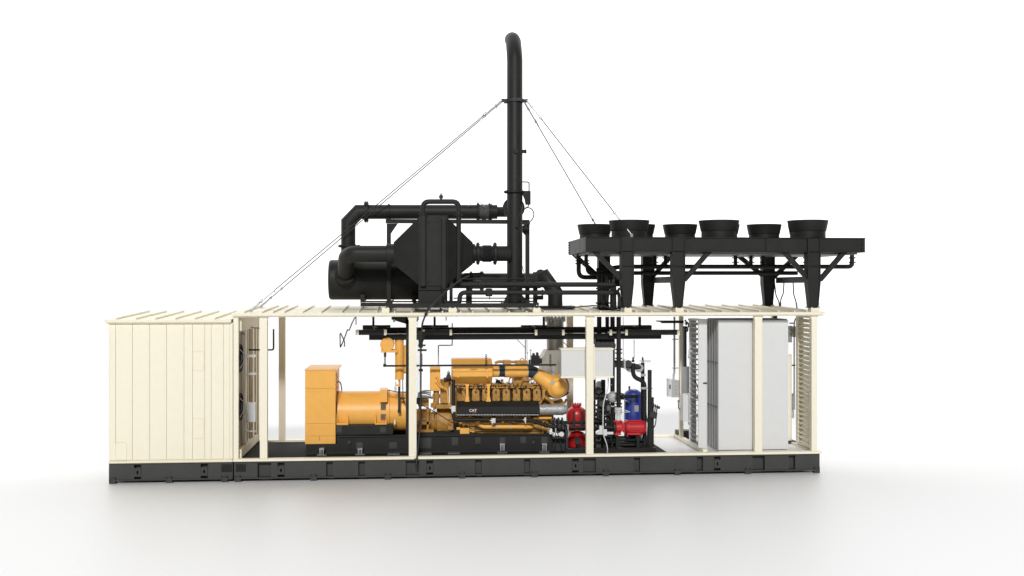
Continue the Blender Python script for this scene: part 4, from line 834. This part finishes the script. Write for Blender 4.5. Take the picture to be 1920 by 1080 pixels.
# silencer
YS = 2.35
t = thing('silencer', 'large horizontal black cylinder silencer on the roof, left of the boiler', 'silencer', PT(705, 566, YS))
r = R(36.8, YS); cz = PT(700, 524.7, YS).z; xs0, xs1 = X(618, YS), X(800, YS)
m = MB(); m.lathe([(0, r*.93), (.02, r*.985), (.05, r), (xs1-xs0, r)], (xs0, YS, cz), (1, 0, 0), 56)
m.build('shell', BLACK, t)
m = MB(); m.lathe([(X(617, YS)-xs0, r*.8), (X(617.5, YS)-xs0, r*.93)], (xs0, YS, cz), (1, 0, 0), 48); m.build('end_cap', BLACK, t)
for a in (675.5, 772.5):
    m = MB(); m.pbox(a, a+8, 552, 567, YS-.5, YS+.5); m.build('saddle', BLACK, t)
m = MB(); cc = PT(648, 521, YS-r*.93)-Vector((0, 1, -.75)).normalized()*.09; m.lathe([(-.03, R(19.5, 1.9)), (.03, R(19.5, 1.9))], cc, (0, 1, -.75), 32); m.bolts(cc+Vector((0, -.03, .02)), (0, 1, -.75), R(17, 1.9), 16, .014, .05); m.build('nozzle_flange', BLACK, t)
m = MB()
for i in range(2):
    for j in range(2): m.lathe([(-.03, .02), (.03, .02)], PT(677+i*5, 523+j*5, YS-r*.995), (0, 1, 0), 8)
m.build('boss', BLACK, t)
m = MB(); c = PT(620.5, 492, YS); m.lathe([(-.02, .035), (.02, .035)], c, (0, 1, 0), 14); m.build('lifting_eye', BLACK, t)
# boiler inlet pipe
t = thing('boiler_inlet_pipe', 'thick black elbow pipe joining silencer front to the boiler cone', 'pipe', PT(690, 490, YB))
m = MB(); m.tube([PT(727, 476, YB), PT(662, 476, YB), PT(650, 481, YB+.2), PT(648, 512, YS-r-.1), PT(648, 520, YS-r*.9)], R(15.3, YB), R(9, YB), 28); m.build('pipe', BLACK, t)
m = MB(); m.lathe([(0, R(20, YB)), (.05, R(20, YB)), (.05, R(19, YB)), (.14, R(19, YB))], PT(727, 476.5, YB), (1, 0, 0), 32); m.flange(PT(727.5, 476.5, YB), (1, 0, 0), R(20.5, YB), .04, 14); m.build('flange', BLACK, t)
# boiler
t = thing('exhaust_heat_boiler', 'black heat exchanger box with pyramid cones at both ends on the roof', 'heat exchanger', PT(812, 570, YB))
def sq(px, py0, py1, Yc):
    z1, z0 = PT(px, py0, Yc).z, PT(px, py1, Yc).z; h = (z1-z0)/2; x = X(px, Yc)
    return x, z0, z1, h
hw = .72
m = MB(); x1_, x2_ = X(785, YB-hw), X(839, YB-hw)
zt1, zb1 = PT(812, 404, YB-hw).z, PT(812, 536, YB-hw).z
m.box(x1_, x2_, YB-hw, YB+hw, zb1, zt1); m.build('core', BLACK, t, .006)
m = MB(); m.box(x1_+.0, x2_, YB-hw+.03, YB+hw-.03, PT(812, 570, YB-hw).z, zb1); m.build('pedestal', BLACK, t)
zc = PT(738, 475.5, YB).z; hh = R(20, YB)
def ring4(x, hy, za, zb): return [(x, YB-hy, za), (x, YB+hy, za), (x, YB+hy, zb), (x, YB-hy, zb)]
m = MB(); m.loft(ring4(X(738, YB-.3), .28, zc-hh, zc+hh), ring4(x1_, hw-.02, zb1+.03, zt1-.05)); m.build('inlet_cone', BLACK, t)
m = MB(); m.loft(ring4(x2_, hw-.02, zb1+.03, zt1-.05), ring4(X(886.5, YB-.3), .28, zc-hh, zc+hh)); m.build('outlet_cone', BLACK, t)
for a, b, c, d in ((788, 798.5, 402, 537), (827.5, 837, 408, 548)):
    m = MB(); m.pbox(a, b, c, d, YB-hw-.1, YB-hw-.005); m.build('header', BLACK, t, .02)
m = MB()
for px in (803, 820):
    for py in (413, 525): m.pbox(px-2.5, px+2.5, py-4, py+4, YB-hw-.02, YB-hw+.0)
m.pbox(785, 838, 541, 543.5, YB-hw-.02, YB-hw+.03); m.build('lug', BLACK, t)
m = MB(); m.ptube([(793, 406, .3), (793, 378, .3), (860, 378, .3), (860, 533.5, .3), (1150, 533.5, .3)], 4.6, 12, 16); wp = m.build('supply_pipe', BLACK, t)
m = MB(); m.ptube([(833, 546, .25), (833, 571, .25), (862, 571, .25), (862, 548.5, .25), (1150, 548.5, .25)], 4.4, 12, 16); rp = m.build('return_pipe', BLACK, t)
for px, py in ((793, 402), (860, 403)):
    m = MB(); m.flange(PT(px, py, .3), (0, 0, 1), R(7.6, .3), .03, 8); m.build('flange', BLACK, wp)
m = MB(); m.flange(PT(833, 541, .25), (0, 0, 1), R(6.5, .3), .03, 8); m.build('flange', BLACK, rp)
for px in (893, 898, 1017, 1028): m = MB(); m.flange(PT(px, 533.5, .3), (1, 0, 0), R(7.6 if px < 1000 else 5.6, .3), .03, 8); m.build('flange', BLACK, wp)
for px in (1017, 1028): m = MB(); m.flange(PT(px, 548.5, .25), (1, 0, 0), R(5.6, .3), .03, 8); m.build('flange', BLACK, rp)
m = MB(); m.pbox(913, 921, 541, 556, .18, .3); m.flange(PT(912, 548.5, .25), (1, 0, 0), R(7, .3), .03); m.flange(PT(921.5, 548.5, .25), (1, 0, 0), R(7, .3), .03); m.ptube([(918, 556, .22), (918, 562, .22)], .7, n=6); m.build('valve', BLACK, rp)
m = MB(); m.lathe([(0, .02), (.04, .02), (.05, .045), (.11, .045), (.12, .02), (.16, .012)], PT(827, 376, .3), (0, 0, 1), 12); m.build('air_vent', RUBBER, wp)
# boiler outlet stub with bellows
t = thing('boiler_outlet_pipe', 'short black pipe with ribbed bellows between boiler and stack', 'pipe', PT(920, 490, YB))
m = MB(); m.tube([PT(886, 475.5, YB), PT(955, 475.5, 1.2)], R(14.3, YB), n=28); m.build('pipe', BLACK, t)
for px in (888, 896, 928): m = MB(); m.flange(PT(px, 475.5, YB+.05), (1, 0, 0), R(21 if px > 890 else 18.5, YB), .045, 14); m.build('flange', BLACK, t)
m = MB()
for k in range(8): m.lathe([(0, R(15, YB)), (.012, R(16.6, YB)), (.024, R(15, YB))], PT(904.5+k*2.1, 475.5, YB+.04), (1, 0, 0), 28)
m.build('bellows', RUBBER, t)
# bypass pipe
YP = 2.2
t = thing('bypass_pipe', 'thick black exhaust pipe with mitred corner running over the boiler to the stack', 'pipe', PT(653, 462, YP))
m = MB(); m.tube([PT(653, 492, YP), PT(653, 405, YP), PT(675, 397, YP)][:2][:1]+[PT(653, 417, YP), PT(672, 397.3, YP), PT(932, 397.3, YP)], R(13.2, YP), n=32); m.build('pipe', BLACK, t)
m = MB(); m.tube([PT(932, 397.3, YP), PT(952, 397.3, YP-.15)], R(9.5, YP), n=24); m.build('reducer', BLACK, t)
m = MB(); m.flange(PT(655, 461.5, YP), (0, 0, 1), R(21, YP), .03, 14); m.build('flange', BLACK, t)
for px, rr in ((685, 20), (688.5, 20), (729, 15.5), (896, 17.5), (917.5, 16.5), (921, 15)): m = MB(); m.flange(PT(px, 397.3, YP), (1, 0, 0), R(rr, YP), .03, 14); m.build('flange', BLACK, t)
m = MB()
for k in range(9): m.lathe([(0, R(13.4, YP)), (.013, R(14.6, YP)), (.026, R(13.4, YP))], PT(898+k*2.1, 397.3, YP), (1, 0, 0), 28)
m.build('bellows', DGREY, t)
m = MB(); cc = PT(893, 395, YP-.25); m.tube([cc+Vector((R(16, YP)*math.cos(a*.2), 0, R(17, YP)*math.sin(a*.2))) for a in range(2, 14)], .008, n=6); m.build('wire_loop', GALV, t)
# stack
YT = 1.35
rT = R(14.6, YT)
t = thing('exhaust_stack', 'tall slim black exhaust stack with a bent top rising above everything', 'chimney', PT(965, 571, YT))
r = R(14.6, YT); p0 = PT(965, 571, YT); p1 = PT(965.2, 113, YT)
m = MB(); tip = Vector((p1.x, YT+.62, PT(960, 70.5, YT+.62).z)); m.tube([p0, p1, Vector((p1.x, YT+.14, PT(960, 96, YT+.14).z)), Vector((p1.x, YT+.34, PT(960, 79, YT+.34).z)), Vector((p1.x, YT+.64, PT(960, 74.5, YT+.64).z))], r, n=36); m.build('pipe', BLACK, t)
m = MB(); m.lathe([(-.035, r+.025), (.035, r+.025)], PT(965, 189, YT), (0, 0, 1), 32); m.build('clamp_band', RUBBER, t)
cpos = PT(965, 189, YT)
for dx, dy in ((-r-.07, -.02), (r+.07, -.02), (-r-.0, .16), (.08, -r-.01)):
    m = MB(); c = cpos+Vector((dx, dy, 0)); m.box(c.x-.055, c.x+.055, c.y-.03, c.y+.03, c.z-.035, c.z+.035); m.build('anchor_lug', RUBBER, t)
m = MB(); m.flange(PT(964, 360, YT), (0, 0, 1), R(19.5, YT), .035, 14); m.build('flange', BLACK, t)
m = MB(); m.tube([PT(979, 284, YT), PT(987, 284, YT)], R(3.2, YT), n=14); m.lathe([(0, R(3.9, YT)), (.03, R(3.9, YT))], PT(984, 284, YT), (1, 0, 0), 14); m.lathe([(0, R(4.5, YT)), (.05, R(4.5, YT))], PT(967, 283, YT-r-.03), (0, 1, 0), 18); m.lathe([(0, R(1.5, YT)), (.03, R(1.5, YT))], PT(967, 338, YT-r-.01), (0, 1, 0), 12); m.build('test_port', BLACK, t)
m = MB(); m.lathe([(0, R(20.5, 1.7)), (.12, R(20.5, 1.7))], PT(963.5, 390, 1.62), (0, 1, 0), 36); m.tube([PT(963.5, 390, 1.6), PT(963.5, 390, 2.3)], R(11, 1.7), n=20); m.build('bypass_flange', BLACK, t)
m = MB(); m.pprism([(943, 570), (952, 552), (978, 552), (994, 570)], YT-.1, YT+.1); m.box(X(942, YT), X(994, YT), YT-.35, YT+.35, PT(965, 572, YT).z, PT(965, 569.5, YT).z); m.build('base_gusset', BLACK, t)
m = MB(); m.pprism([(980, 357.5), (995, 358), (995, 383), (987, 383), (985, 372), (981, 364)], YT-.1, YT+.1); m.pbox(990.5, 991.5, 359, 382, YT-.11, YT-.1); m.build('instrument_bracket', BLACK, t)
m = MB(); m.ptube([(980, 341, YT), (992, 341.5, YT), (992, 360, YT)], 1.1, 3, 8); m.ptube([(992, 383, YT), (990, 388, YT), (981, 394, YT), (972, 405, YT-.2), (969, 416, YT-.2)], 1, 4, 8); m.ptube([(985, 389, YT), (996, 390, YT), (1002, 400, YT), (999, 410, YT), (994, 416, YT)], 1, 5, 8); m.ptube([(968, 415, YT-.2), (967, 440, YT-.22), (972, 475, YT-.22), (981, 505, YT-.1), (985, 520, .5), (986, 560, .4)], .7, 5, 6); m.build('sensing_tube', RUBBER, t)
m = MB(); m.pbox(966, 971, 412, 426, YT-.26, YT-.17); m.build('instrument', BLACK, t)
# support frame on roof
t = thing('pipe_support_frame', 'black gantry frame of posts and beams holding the bypass pipe above the roof', 'frame', PT(860, 568, 1.8))
YG = 1.8
m = MB(); m.pbox(723, 993, 411.5, 419, YG, YG+.1); m.build('top_beam', BLACK, t)
m = MB(); m.pbox(725, 733, 419, 571, YG, YG+.1); m.build('post', BLACK, t)
m = MB(); m.pbox(985.5, 993, 419, 571, YG, YG+.1); m.build('post', BLACK, t)
m = MB(); m.pprism([(733, 419), (746, 419), (733, 438)], YG+.02, YG+.07); m.pprism([(985.5, 419), (979, 424), (979, 434), (985.5, 442)], YG+.02, YG+.07); m.build('gusset', BLACK, t)
m = MB(); m.pbox(726, 732, 409, 411.5, YG, YP); m.pbox(905, 912, 409, 411.5, YG, YP); m.build('pipe_rest', BLACK, t)
m = MB(); m.pbox(975, 994, 416, 421, YT+.1, YT+.16); m.pbox(988, 993, 412, 416, YG-.2, YG); m.build('bracket', BLACK, t)
# lower exhaust run and elbow
YX = 1.75
t = thing('exhaust_crossover', 'black exhaust pipe with mitred elbow dropping through the roof behind water pipes', 'pipe', PT(1041, 577, YX))
m = MB(); m.tube([PT(800, 526.5, YX), PT(1013, 526.5, YX)], R(14.2, YX), n=28); m.build('run', BLACK, t)
m = MB(); m.tube([PT(1010, 527, YX), PT(1022, 521, YX-.1), PT(1041, 548, YX-.15), PT(1041, 577, YX-.15)], R(13.6, YX), n=28); m.build('elbow', BLACK, t)
m = MB(); m.lathe([(-.06, R(9, YX)), (.06, R(9, YX))], PT(1014, 514, YX), (.3, 1, 0), 28); m.build('end_disc', RUBBER, t)
for px, rr in ((883, 20), (902, 20), (904.5, 20), (1004, 15.5)): m = MB(); m.flange(PT(px, 527, YX), (1, 0, 0), R(rr-1.5, YX), .03, 14); m.build('flange', BLACK, t)
m = MB()
for k in range(7): m.lathe([(0, R(14, YX)), (.014, R(15.2, YX)), (.028, R(14, YX))], PT(886+k*2.1, 527, YX), (1, 0, 0), 28)
m.build('bellows', DGREY, t)
m = MB(); m.ptube([(870, 514, YX-.25), (900, 513, YX-.25)], 2.2, n=10); m.pbox(874, 886, 512, 545, YX-.22, YX-.15); m.build('damper_arm', BLACK, t)
m = MB(); m.box(X(1005, 1.3), X(1078, 1.3), 1.25, 2.1, PT(1041, 579, 1.3).z, PT(1041, 574, 1.3).z); m.build('roof_flange', BLACK, t)
t = thing('pipe_stand', 'short black stand with brackets carrying the two water pipes beside the stack', 'stand', PT(1004, 577, .5))
m = MB(); m.pbox(1000, 1008, 510, 572, .5, .58); m.pbox(1008, 1019, 554, 562, .5, .58); m.build('post', BLACK, t)
m = MB(); m.pbox(986, 992, 520, 570, .42, .48); m.pbox(874, 885, 552, 569, .5, .62); m.pbox(843, 849, 512, 570, .45, .6); m.build('upright', BLACK, t)
m = MB(); m.ptube([(850, 523, .7), (1008, 523, .7)], 1.4, n=8); m.ptube([(850, 559, .7), (1003, 559, .7)], 1.2, n=8); m.build('rail', BLACK, t)
m = MB(); m.ptube([(1004, 572, .3), (1010, 567, .3), (1008, 575, .3), (1012, 578, .2), (1045, 579, .2), (1080, 576, .3), (1112, 573, .4), (1135, 574, .4), (1150, 580, .3), (1160, 583, .3), (1164, 578, .35), (1163, 565, .4)], 1.2, 6, 8)
tag(m.build('roof_cable', RUBBER), 'black cable snaking along the roof from the skid to the cooler pipes', 'cable')

# ------------------------------------------------------------------ dry cooler on the right
t = thing('dry_cooler', 'large black roof radiator on tapered legs with nine round fan cowls', 'cooler', PT(1350, 577, 1.5))
yf, yb = .14, 2.78
xl, xr = X(1098, yf), X(1622, yf); zt1 = PT(1350, 445, yf).z; zb1 = PT(1350, 472.5, yf).z
m = MB(); m.box(xl, xr, yf, yf+.06, zb1, zt1); m.box(xl, xr, yb-.06, yb, zb1, zt1); m.box(xl, xl+.06, yf+.06, yb-.06, zb1, zt1); m.box(xr-.06, xr, yf+.06, yb-.06, zb1, zt1)
m.box(xl, xr, yf-.03, yf, zt1-.015, zt1); m.box(xl, xr, yf-.03, yf, zb1, zb1+.015); m.build('frame', BLACK, t)
m = MB(); m.box(xl+.06, xr-.06, yf+.06, yb-.06, zt1-.06, zt1-.01); m.box(X(1340, .5), X(1395, .5), .3, 1.5, zt1-.01, zt1+.012); m.build('top_plate', BLACK, t)
m = MB(); m.box(xl+.1, xr-.1, yf+.2, yb-.2, zb1-.04, zb1+.1); m.build('coil', DGREY, t)
m = MB(); m.pbox(1615.5, 1622, 446, 472, yf-.012, yf-.001)
for k in range(3): m.lathe([(-.03, .012), (0, .012)], PT(1617, 449+k*9.5, yf-.01), (0, 1, 0), 6, False)
for k in range(5): m.lathe([(-.03, .015), (.0, .015)], (xl, yb-.15, zb1+.05+k*.06), (1, 0, 0), 6, False)
m.build('end_plate', BLACK, t)
def cowl(cx, cy, rt, h):
    zb = zt1-.015; m = MB()
    m.lathe([(0, rt*.86), (h*.42, rt*.86), (h*.44, rt*.885), (h*.5, rt*.9), (h, rt), (h, rt*.965), (h*.5, rt*.86), (h*.1, rt*.82)], (cx, cy, zb), (0, 0, 1), 44, cap=False)
    m.lathe([(0, rt*.95), (.02, rt*.95)], (cx, cy, zb), (0, 0, 1), 32); o = m.build('fan_cowl', BLACK, t)
    f = MB(); f.lathe([(.08, .12), (.2, .12)], (cx, cy, zb), (0, 0, 1), 16)
    for k in range(6):
        a = k*math.pi/3; d = Vector((math.cos(a), math.sin(a), 0)); e = Vector((-math.sin(a), math.cos(a), 0)); c = Vector((cx, cy, zb+.14))
        f.loft([c+d*.1-e*.06-Vector((0, 0, .03)), c+d*rt*.78-e*.1-Vector((0, 0, .04)), c+d*rt*.78+e*.1+Vector((0, 0, .04)), c+d*.1+e*.06+Vector((0, 0, .03))], [c+d*.1-e*.06-Vector((0, 0, .02)), c+d*rt*.78-e*.1-Vector((0, 0, .03)), c+d*rt*.78+e*.1+Vector((0, 0, .05)), c+d*.1+e*.06+Vector((0, 0, .04))])
    f.build('fan_blades', RUBBER, o)
YF1, YF2 = .85, 2.15
for px in (1179.5, 1348, 1514.5): cowl(X(px, YF1), YF1, R(38.5, YF1), PT(px, 411.5, YF1-.45).z-zt1+.015-.0)
for px in (1115, 1196, 1275, 1354, 1432.5, 1510): cowl(X(px, YF2), YF2, R(33, YF2), PT(px, 419.5, YF2-.4).z-zt1+.015)
def leg(pc, wt, wb, Y, y0, y1, ym, d=.22):
    m = MB(); x0, x1 = X(pc-wt, Y), X(pc+wt, Y); b0, b1 = X(pc-wb, Y), X(pc+wb, Y); za, zm, zb = PT(pc, y0, Y).z, PT(pc, ym, Y).z, PT(pc, y1, Y).z
    for s in (0, 1):
        xa, xb_ = (x0, x0+.02) if s == 0 else (x1-.02, x1)
        ba, bb = (b0, b0+.02) if s == 0 else (b1-.02, b1)
        m.box(xa, xb_, Y-.03, Y+d, zm, za); m.loft([(xa, Y-.03, zm), (xb_, Y-.03, zm), (xb_, Y+d, zm), (xa, Y+d, zm)], [(ba, Y-.02, zb), (bb, Y-.02, zb), (bb, Y+d-.06, zb), (ba, Y+d-.06, zb)])
    m.box(x0+.02, x1-.02, Y, Y+d-.03, zm, za); m.loft([(x0+.02, Y, zm), (x1-.02, Y, zm), (x1-.02, Y+d-.03, zm), (x0+.02, Y+d-.03, zm)], [(b0+.02, Y, zb), (b1-.02, Y, zb), (b1-.02, Y+d-.09, zb), (b0+.02, Y+d-.09, zb)])
    m.box(b0-.02, b1+.02, Y-.03, Y+d-.03, zb-.003, zb+.02); m.box(x0, x1, Y-.035, Y-.005, PT(pc, 499, Y).z-.004, PT(pc, 499, Y).z+.004)
    m.build('leg', BLACK, t)
for pc in (1176.5, 1272.5, 1526): leg(pc, 12, 7.2 if pc < 1500 else 8.2, yf-.03, 445.5, 577, 530)
for pc in (1133, 1216, 1441.5): leg(pc, 11, 7.5, yb-.25, 470, 573, 531)
m = MB(); m.pbox(1436.5, 1460, 445.5, 472, yf-.03, yf-.001); m.build('stub_plate', BLACK, t)
for a, b in (((1114, 471), (1166, 524)), ((1330, 471), (1283, 525)), ((1469, 471), (1517, 525)), ((1584, 471), (1537, 525))):
    m = MB(); m.bar(PT(a[0], a[1], yf+.08), PT(b[0], b[1], yf+.08), .10, .1, (0, 1, 0)); m.build('brace', BLACK, t)
for a, b in (((1075, 476), (1124, 520)), ((1262, 476), (1224, 518)), ((1380, 476), (1434, 520)), ((1497, 476), (1450, 520))):
    m = MB(); m.bar(PT(a[0], a[1], yb-.12), PT(b[0], b[1], yb-.12), .10, .1, (0, 1, 0)); m.build('brace', BLACK, t)
for pc in (1176.5, 1272.5, 1526):
    x = X(pc, yf); z = PT(pc, 530, yf).z; m = MB(); m.box(x-.07, x+.07, yf+.2, yb-.26, z-.0, z+.14); m.build('tie_beam', BLACK, t)
m = MB(); m.ptube([(1085, 478, 1.9), (1085, 520, 1.9), (1150, 520, 1.9), (1150, 560, 1.6)], 4.3, 13, 14); m.ptube([(1099, 474, 1.2), (1101, 513.5, 1.2), (1152, 513.5, 1.2), (1152, 560, 1.2)], 3, 11, 12)
m.ptube([(1118, 507, 1.5), (1165, 500, 1.4), (1440, 500, 1.4), (1597.5, 500, 1.4), (1597.5, 473, 1.4)], 4.2, 8, 14); m.ptube([(1120, 509, 1.7), (1165, 512, 1.6), (1495, 512, 1.6)], 3.9, 6, 14); m.build('header_pipe', BLACK, t)
for px, Y in ((1085, 1.9), (1099, 1.2), (1228, 1.9), (1248, 1.9), (1379, 1.6), (1408, 1.6), (1431, 1.6), (1512, 1.6), (1598, 1.4)):
    m = MB(); m.ptube([(px, 474, Y), (px, 498, Y)], 3.6, n=12)
    for py in (483.5, 492) if px > 1100 else (489, 494): m.flange(PT(px, py, Y), (0, 0, 1), R(6.8, Y), .02, 6)
    m.build('nozzle', BLACK, t)
t = thing('cooler_pipe_bundle', 'bundle of black vertical pipes beside the left cooler leg on the roof', 'pipes', PT(1142, 595, 1.2))
for px, Y, r in ((1123, 1.3, 3.6), (1131, 1.5, 3.6), (1138, 1.2, 3.6), (1147, 1.4, 3.4), (1152, .9, 3.2)):
    m = MB(); m.ptube([(px, 515, Y), (px, 582, Y)], r, n=14); m.build('pipe', BLACK, t)
m = MB()
for px, py, Y in ((1123, 541, 1.3), (1131, 541, 1.3), (1138, 541, 1.2), (1147, 541, 1.2), (1123, 568, 1.2), (1131, 568, 1.3), (1138, 568, 1.1), (1150, 568, 1.0)): m.flange(PT(px, py, Y), (0, 0, 1), R(6, Y), .03, 8)
m.build('flange', BLACK, t)
m = MB(); m.ptube([(1150, 533.5, .3), (1151.5, 536, .35), (1151.5, 575, .4)], 4.4, 3, 14); m.ptube([(1150, 548.5, .25), (1158, 546, .4), (1161, 554, .45), (1161, 578, .45)], 3.2, 5, 12); m.build('drop_pipe', BLACK, t)
m = MB(); m.pbox(1161, 1169, 557, 575, .3, .45); m.pbox(1152, 1166, 524, 537, .5, .8); m.bar(PT(1154, 552, .4), PT(1162, 540, .4), .05, .05); m.build('actuator', BLACK, t)
m = MB(); m.box(X(1118, 1.2), X(1158, 1.2), .9, 1.7, PT(1140, 579.5, 1.0).z, PT(1140, 577, 1.0).z); m.build('roof_flange', BLACK, t)
for pts, lb in (([(1452, 528, 2.4), (1455, 555, 2.4), (1461, 566, 2.4), (1462, 580, 2.3)], 'leftmost of three black cables dropping from the cooler to the roof'),
                ([(1470, 528, 2.2), (1469, 550, 2.2), (1463.5, 562, 2.2), (1463.5, 580, 2.2)], 'middle of three black cables dropping from the cooler to the roof'),
                ([(1487, 528, 1.8), (1488, 552, 1.8), (1493, 567, 1.8), (1495, 584, 1.7)], 'rightmost of three black cables dropping from the cooler to the roof')):
    m = MB(); m.ptube(pts, 1.2, 6, 8); tag(m.build('cooler_cable', RUBBER), lb, 'cable', 'cables under the cooler')

# ------------------------------------------------------------------ guy wires
def guy(A, B, lb):
    t = thing('guy_wire', lb, 'guy wire', B, 'guy wires bracing the exhaust stack')
    d = (B-A).normalized(); L = (B-A).length
    m = MB(); m.tube([A, B], .011, n=6); m.build('cable', RUBBER, t)
    for s, c in ((.35, A), (-.45, B)):
        m = MB(); p = c+d*s; m.tube([p-d*.17, p+d*.17], .016, n=8); m.lathe([(-.02, .03), (.02, .03)], p-d*.17, d, 8); m.lathe([(-.02, .03), (.02, .03)], p+d*.17, d, 8)
        m.bar(p+d*.14+Vector((0, 0, .03)), p+d*.3, .02, .02); m.build('turnbuckle', GALV, t)
    m = MB(); m.box(B.x-.03, B.x+.03, B.y-.03, B.y+.03, B.z-.06, B.z+.015); m.tube([B, B-d*.22], .02, n=8); m.build('anchor', GALV, t)
    m = MB(); m.tube([A, A+d*.2], .02, n=8); m.build('shackle', GALV, t)
def roofz(y): return zE+.095*(y+.07)/(D+.14)
def onroof(px, Y): return Vector((X(px, Y), Y, roofz(Y)+.05))
lz = cpos
guy(lz+Vector((-rT-.12, -.05, 0)), onroof(471, .45), 'left guy wire from the stack, the one anchored nearer the roof front edge')
guy(lz+Vector((-rT-.10, .14, 0)), onroof(490, 2.2), 'left guy wire from the stack, the one anchored further back on the roof')
guy(lz+Vector((rT+.10, -.05, 0)), PT(1184, 440, yf+.3), 'right guy wire from the stack passing in front of the leftmost large fan cowl')
guy(lz+Vector((rT+.06, .1, -.02)), Vector((X(1134, yb-.1), yb-.1, zt1+.03)), 'right guy wire from the stack going down behind the leftmost small fan cowl')
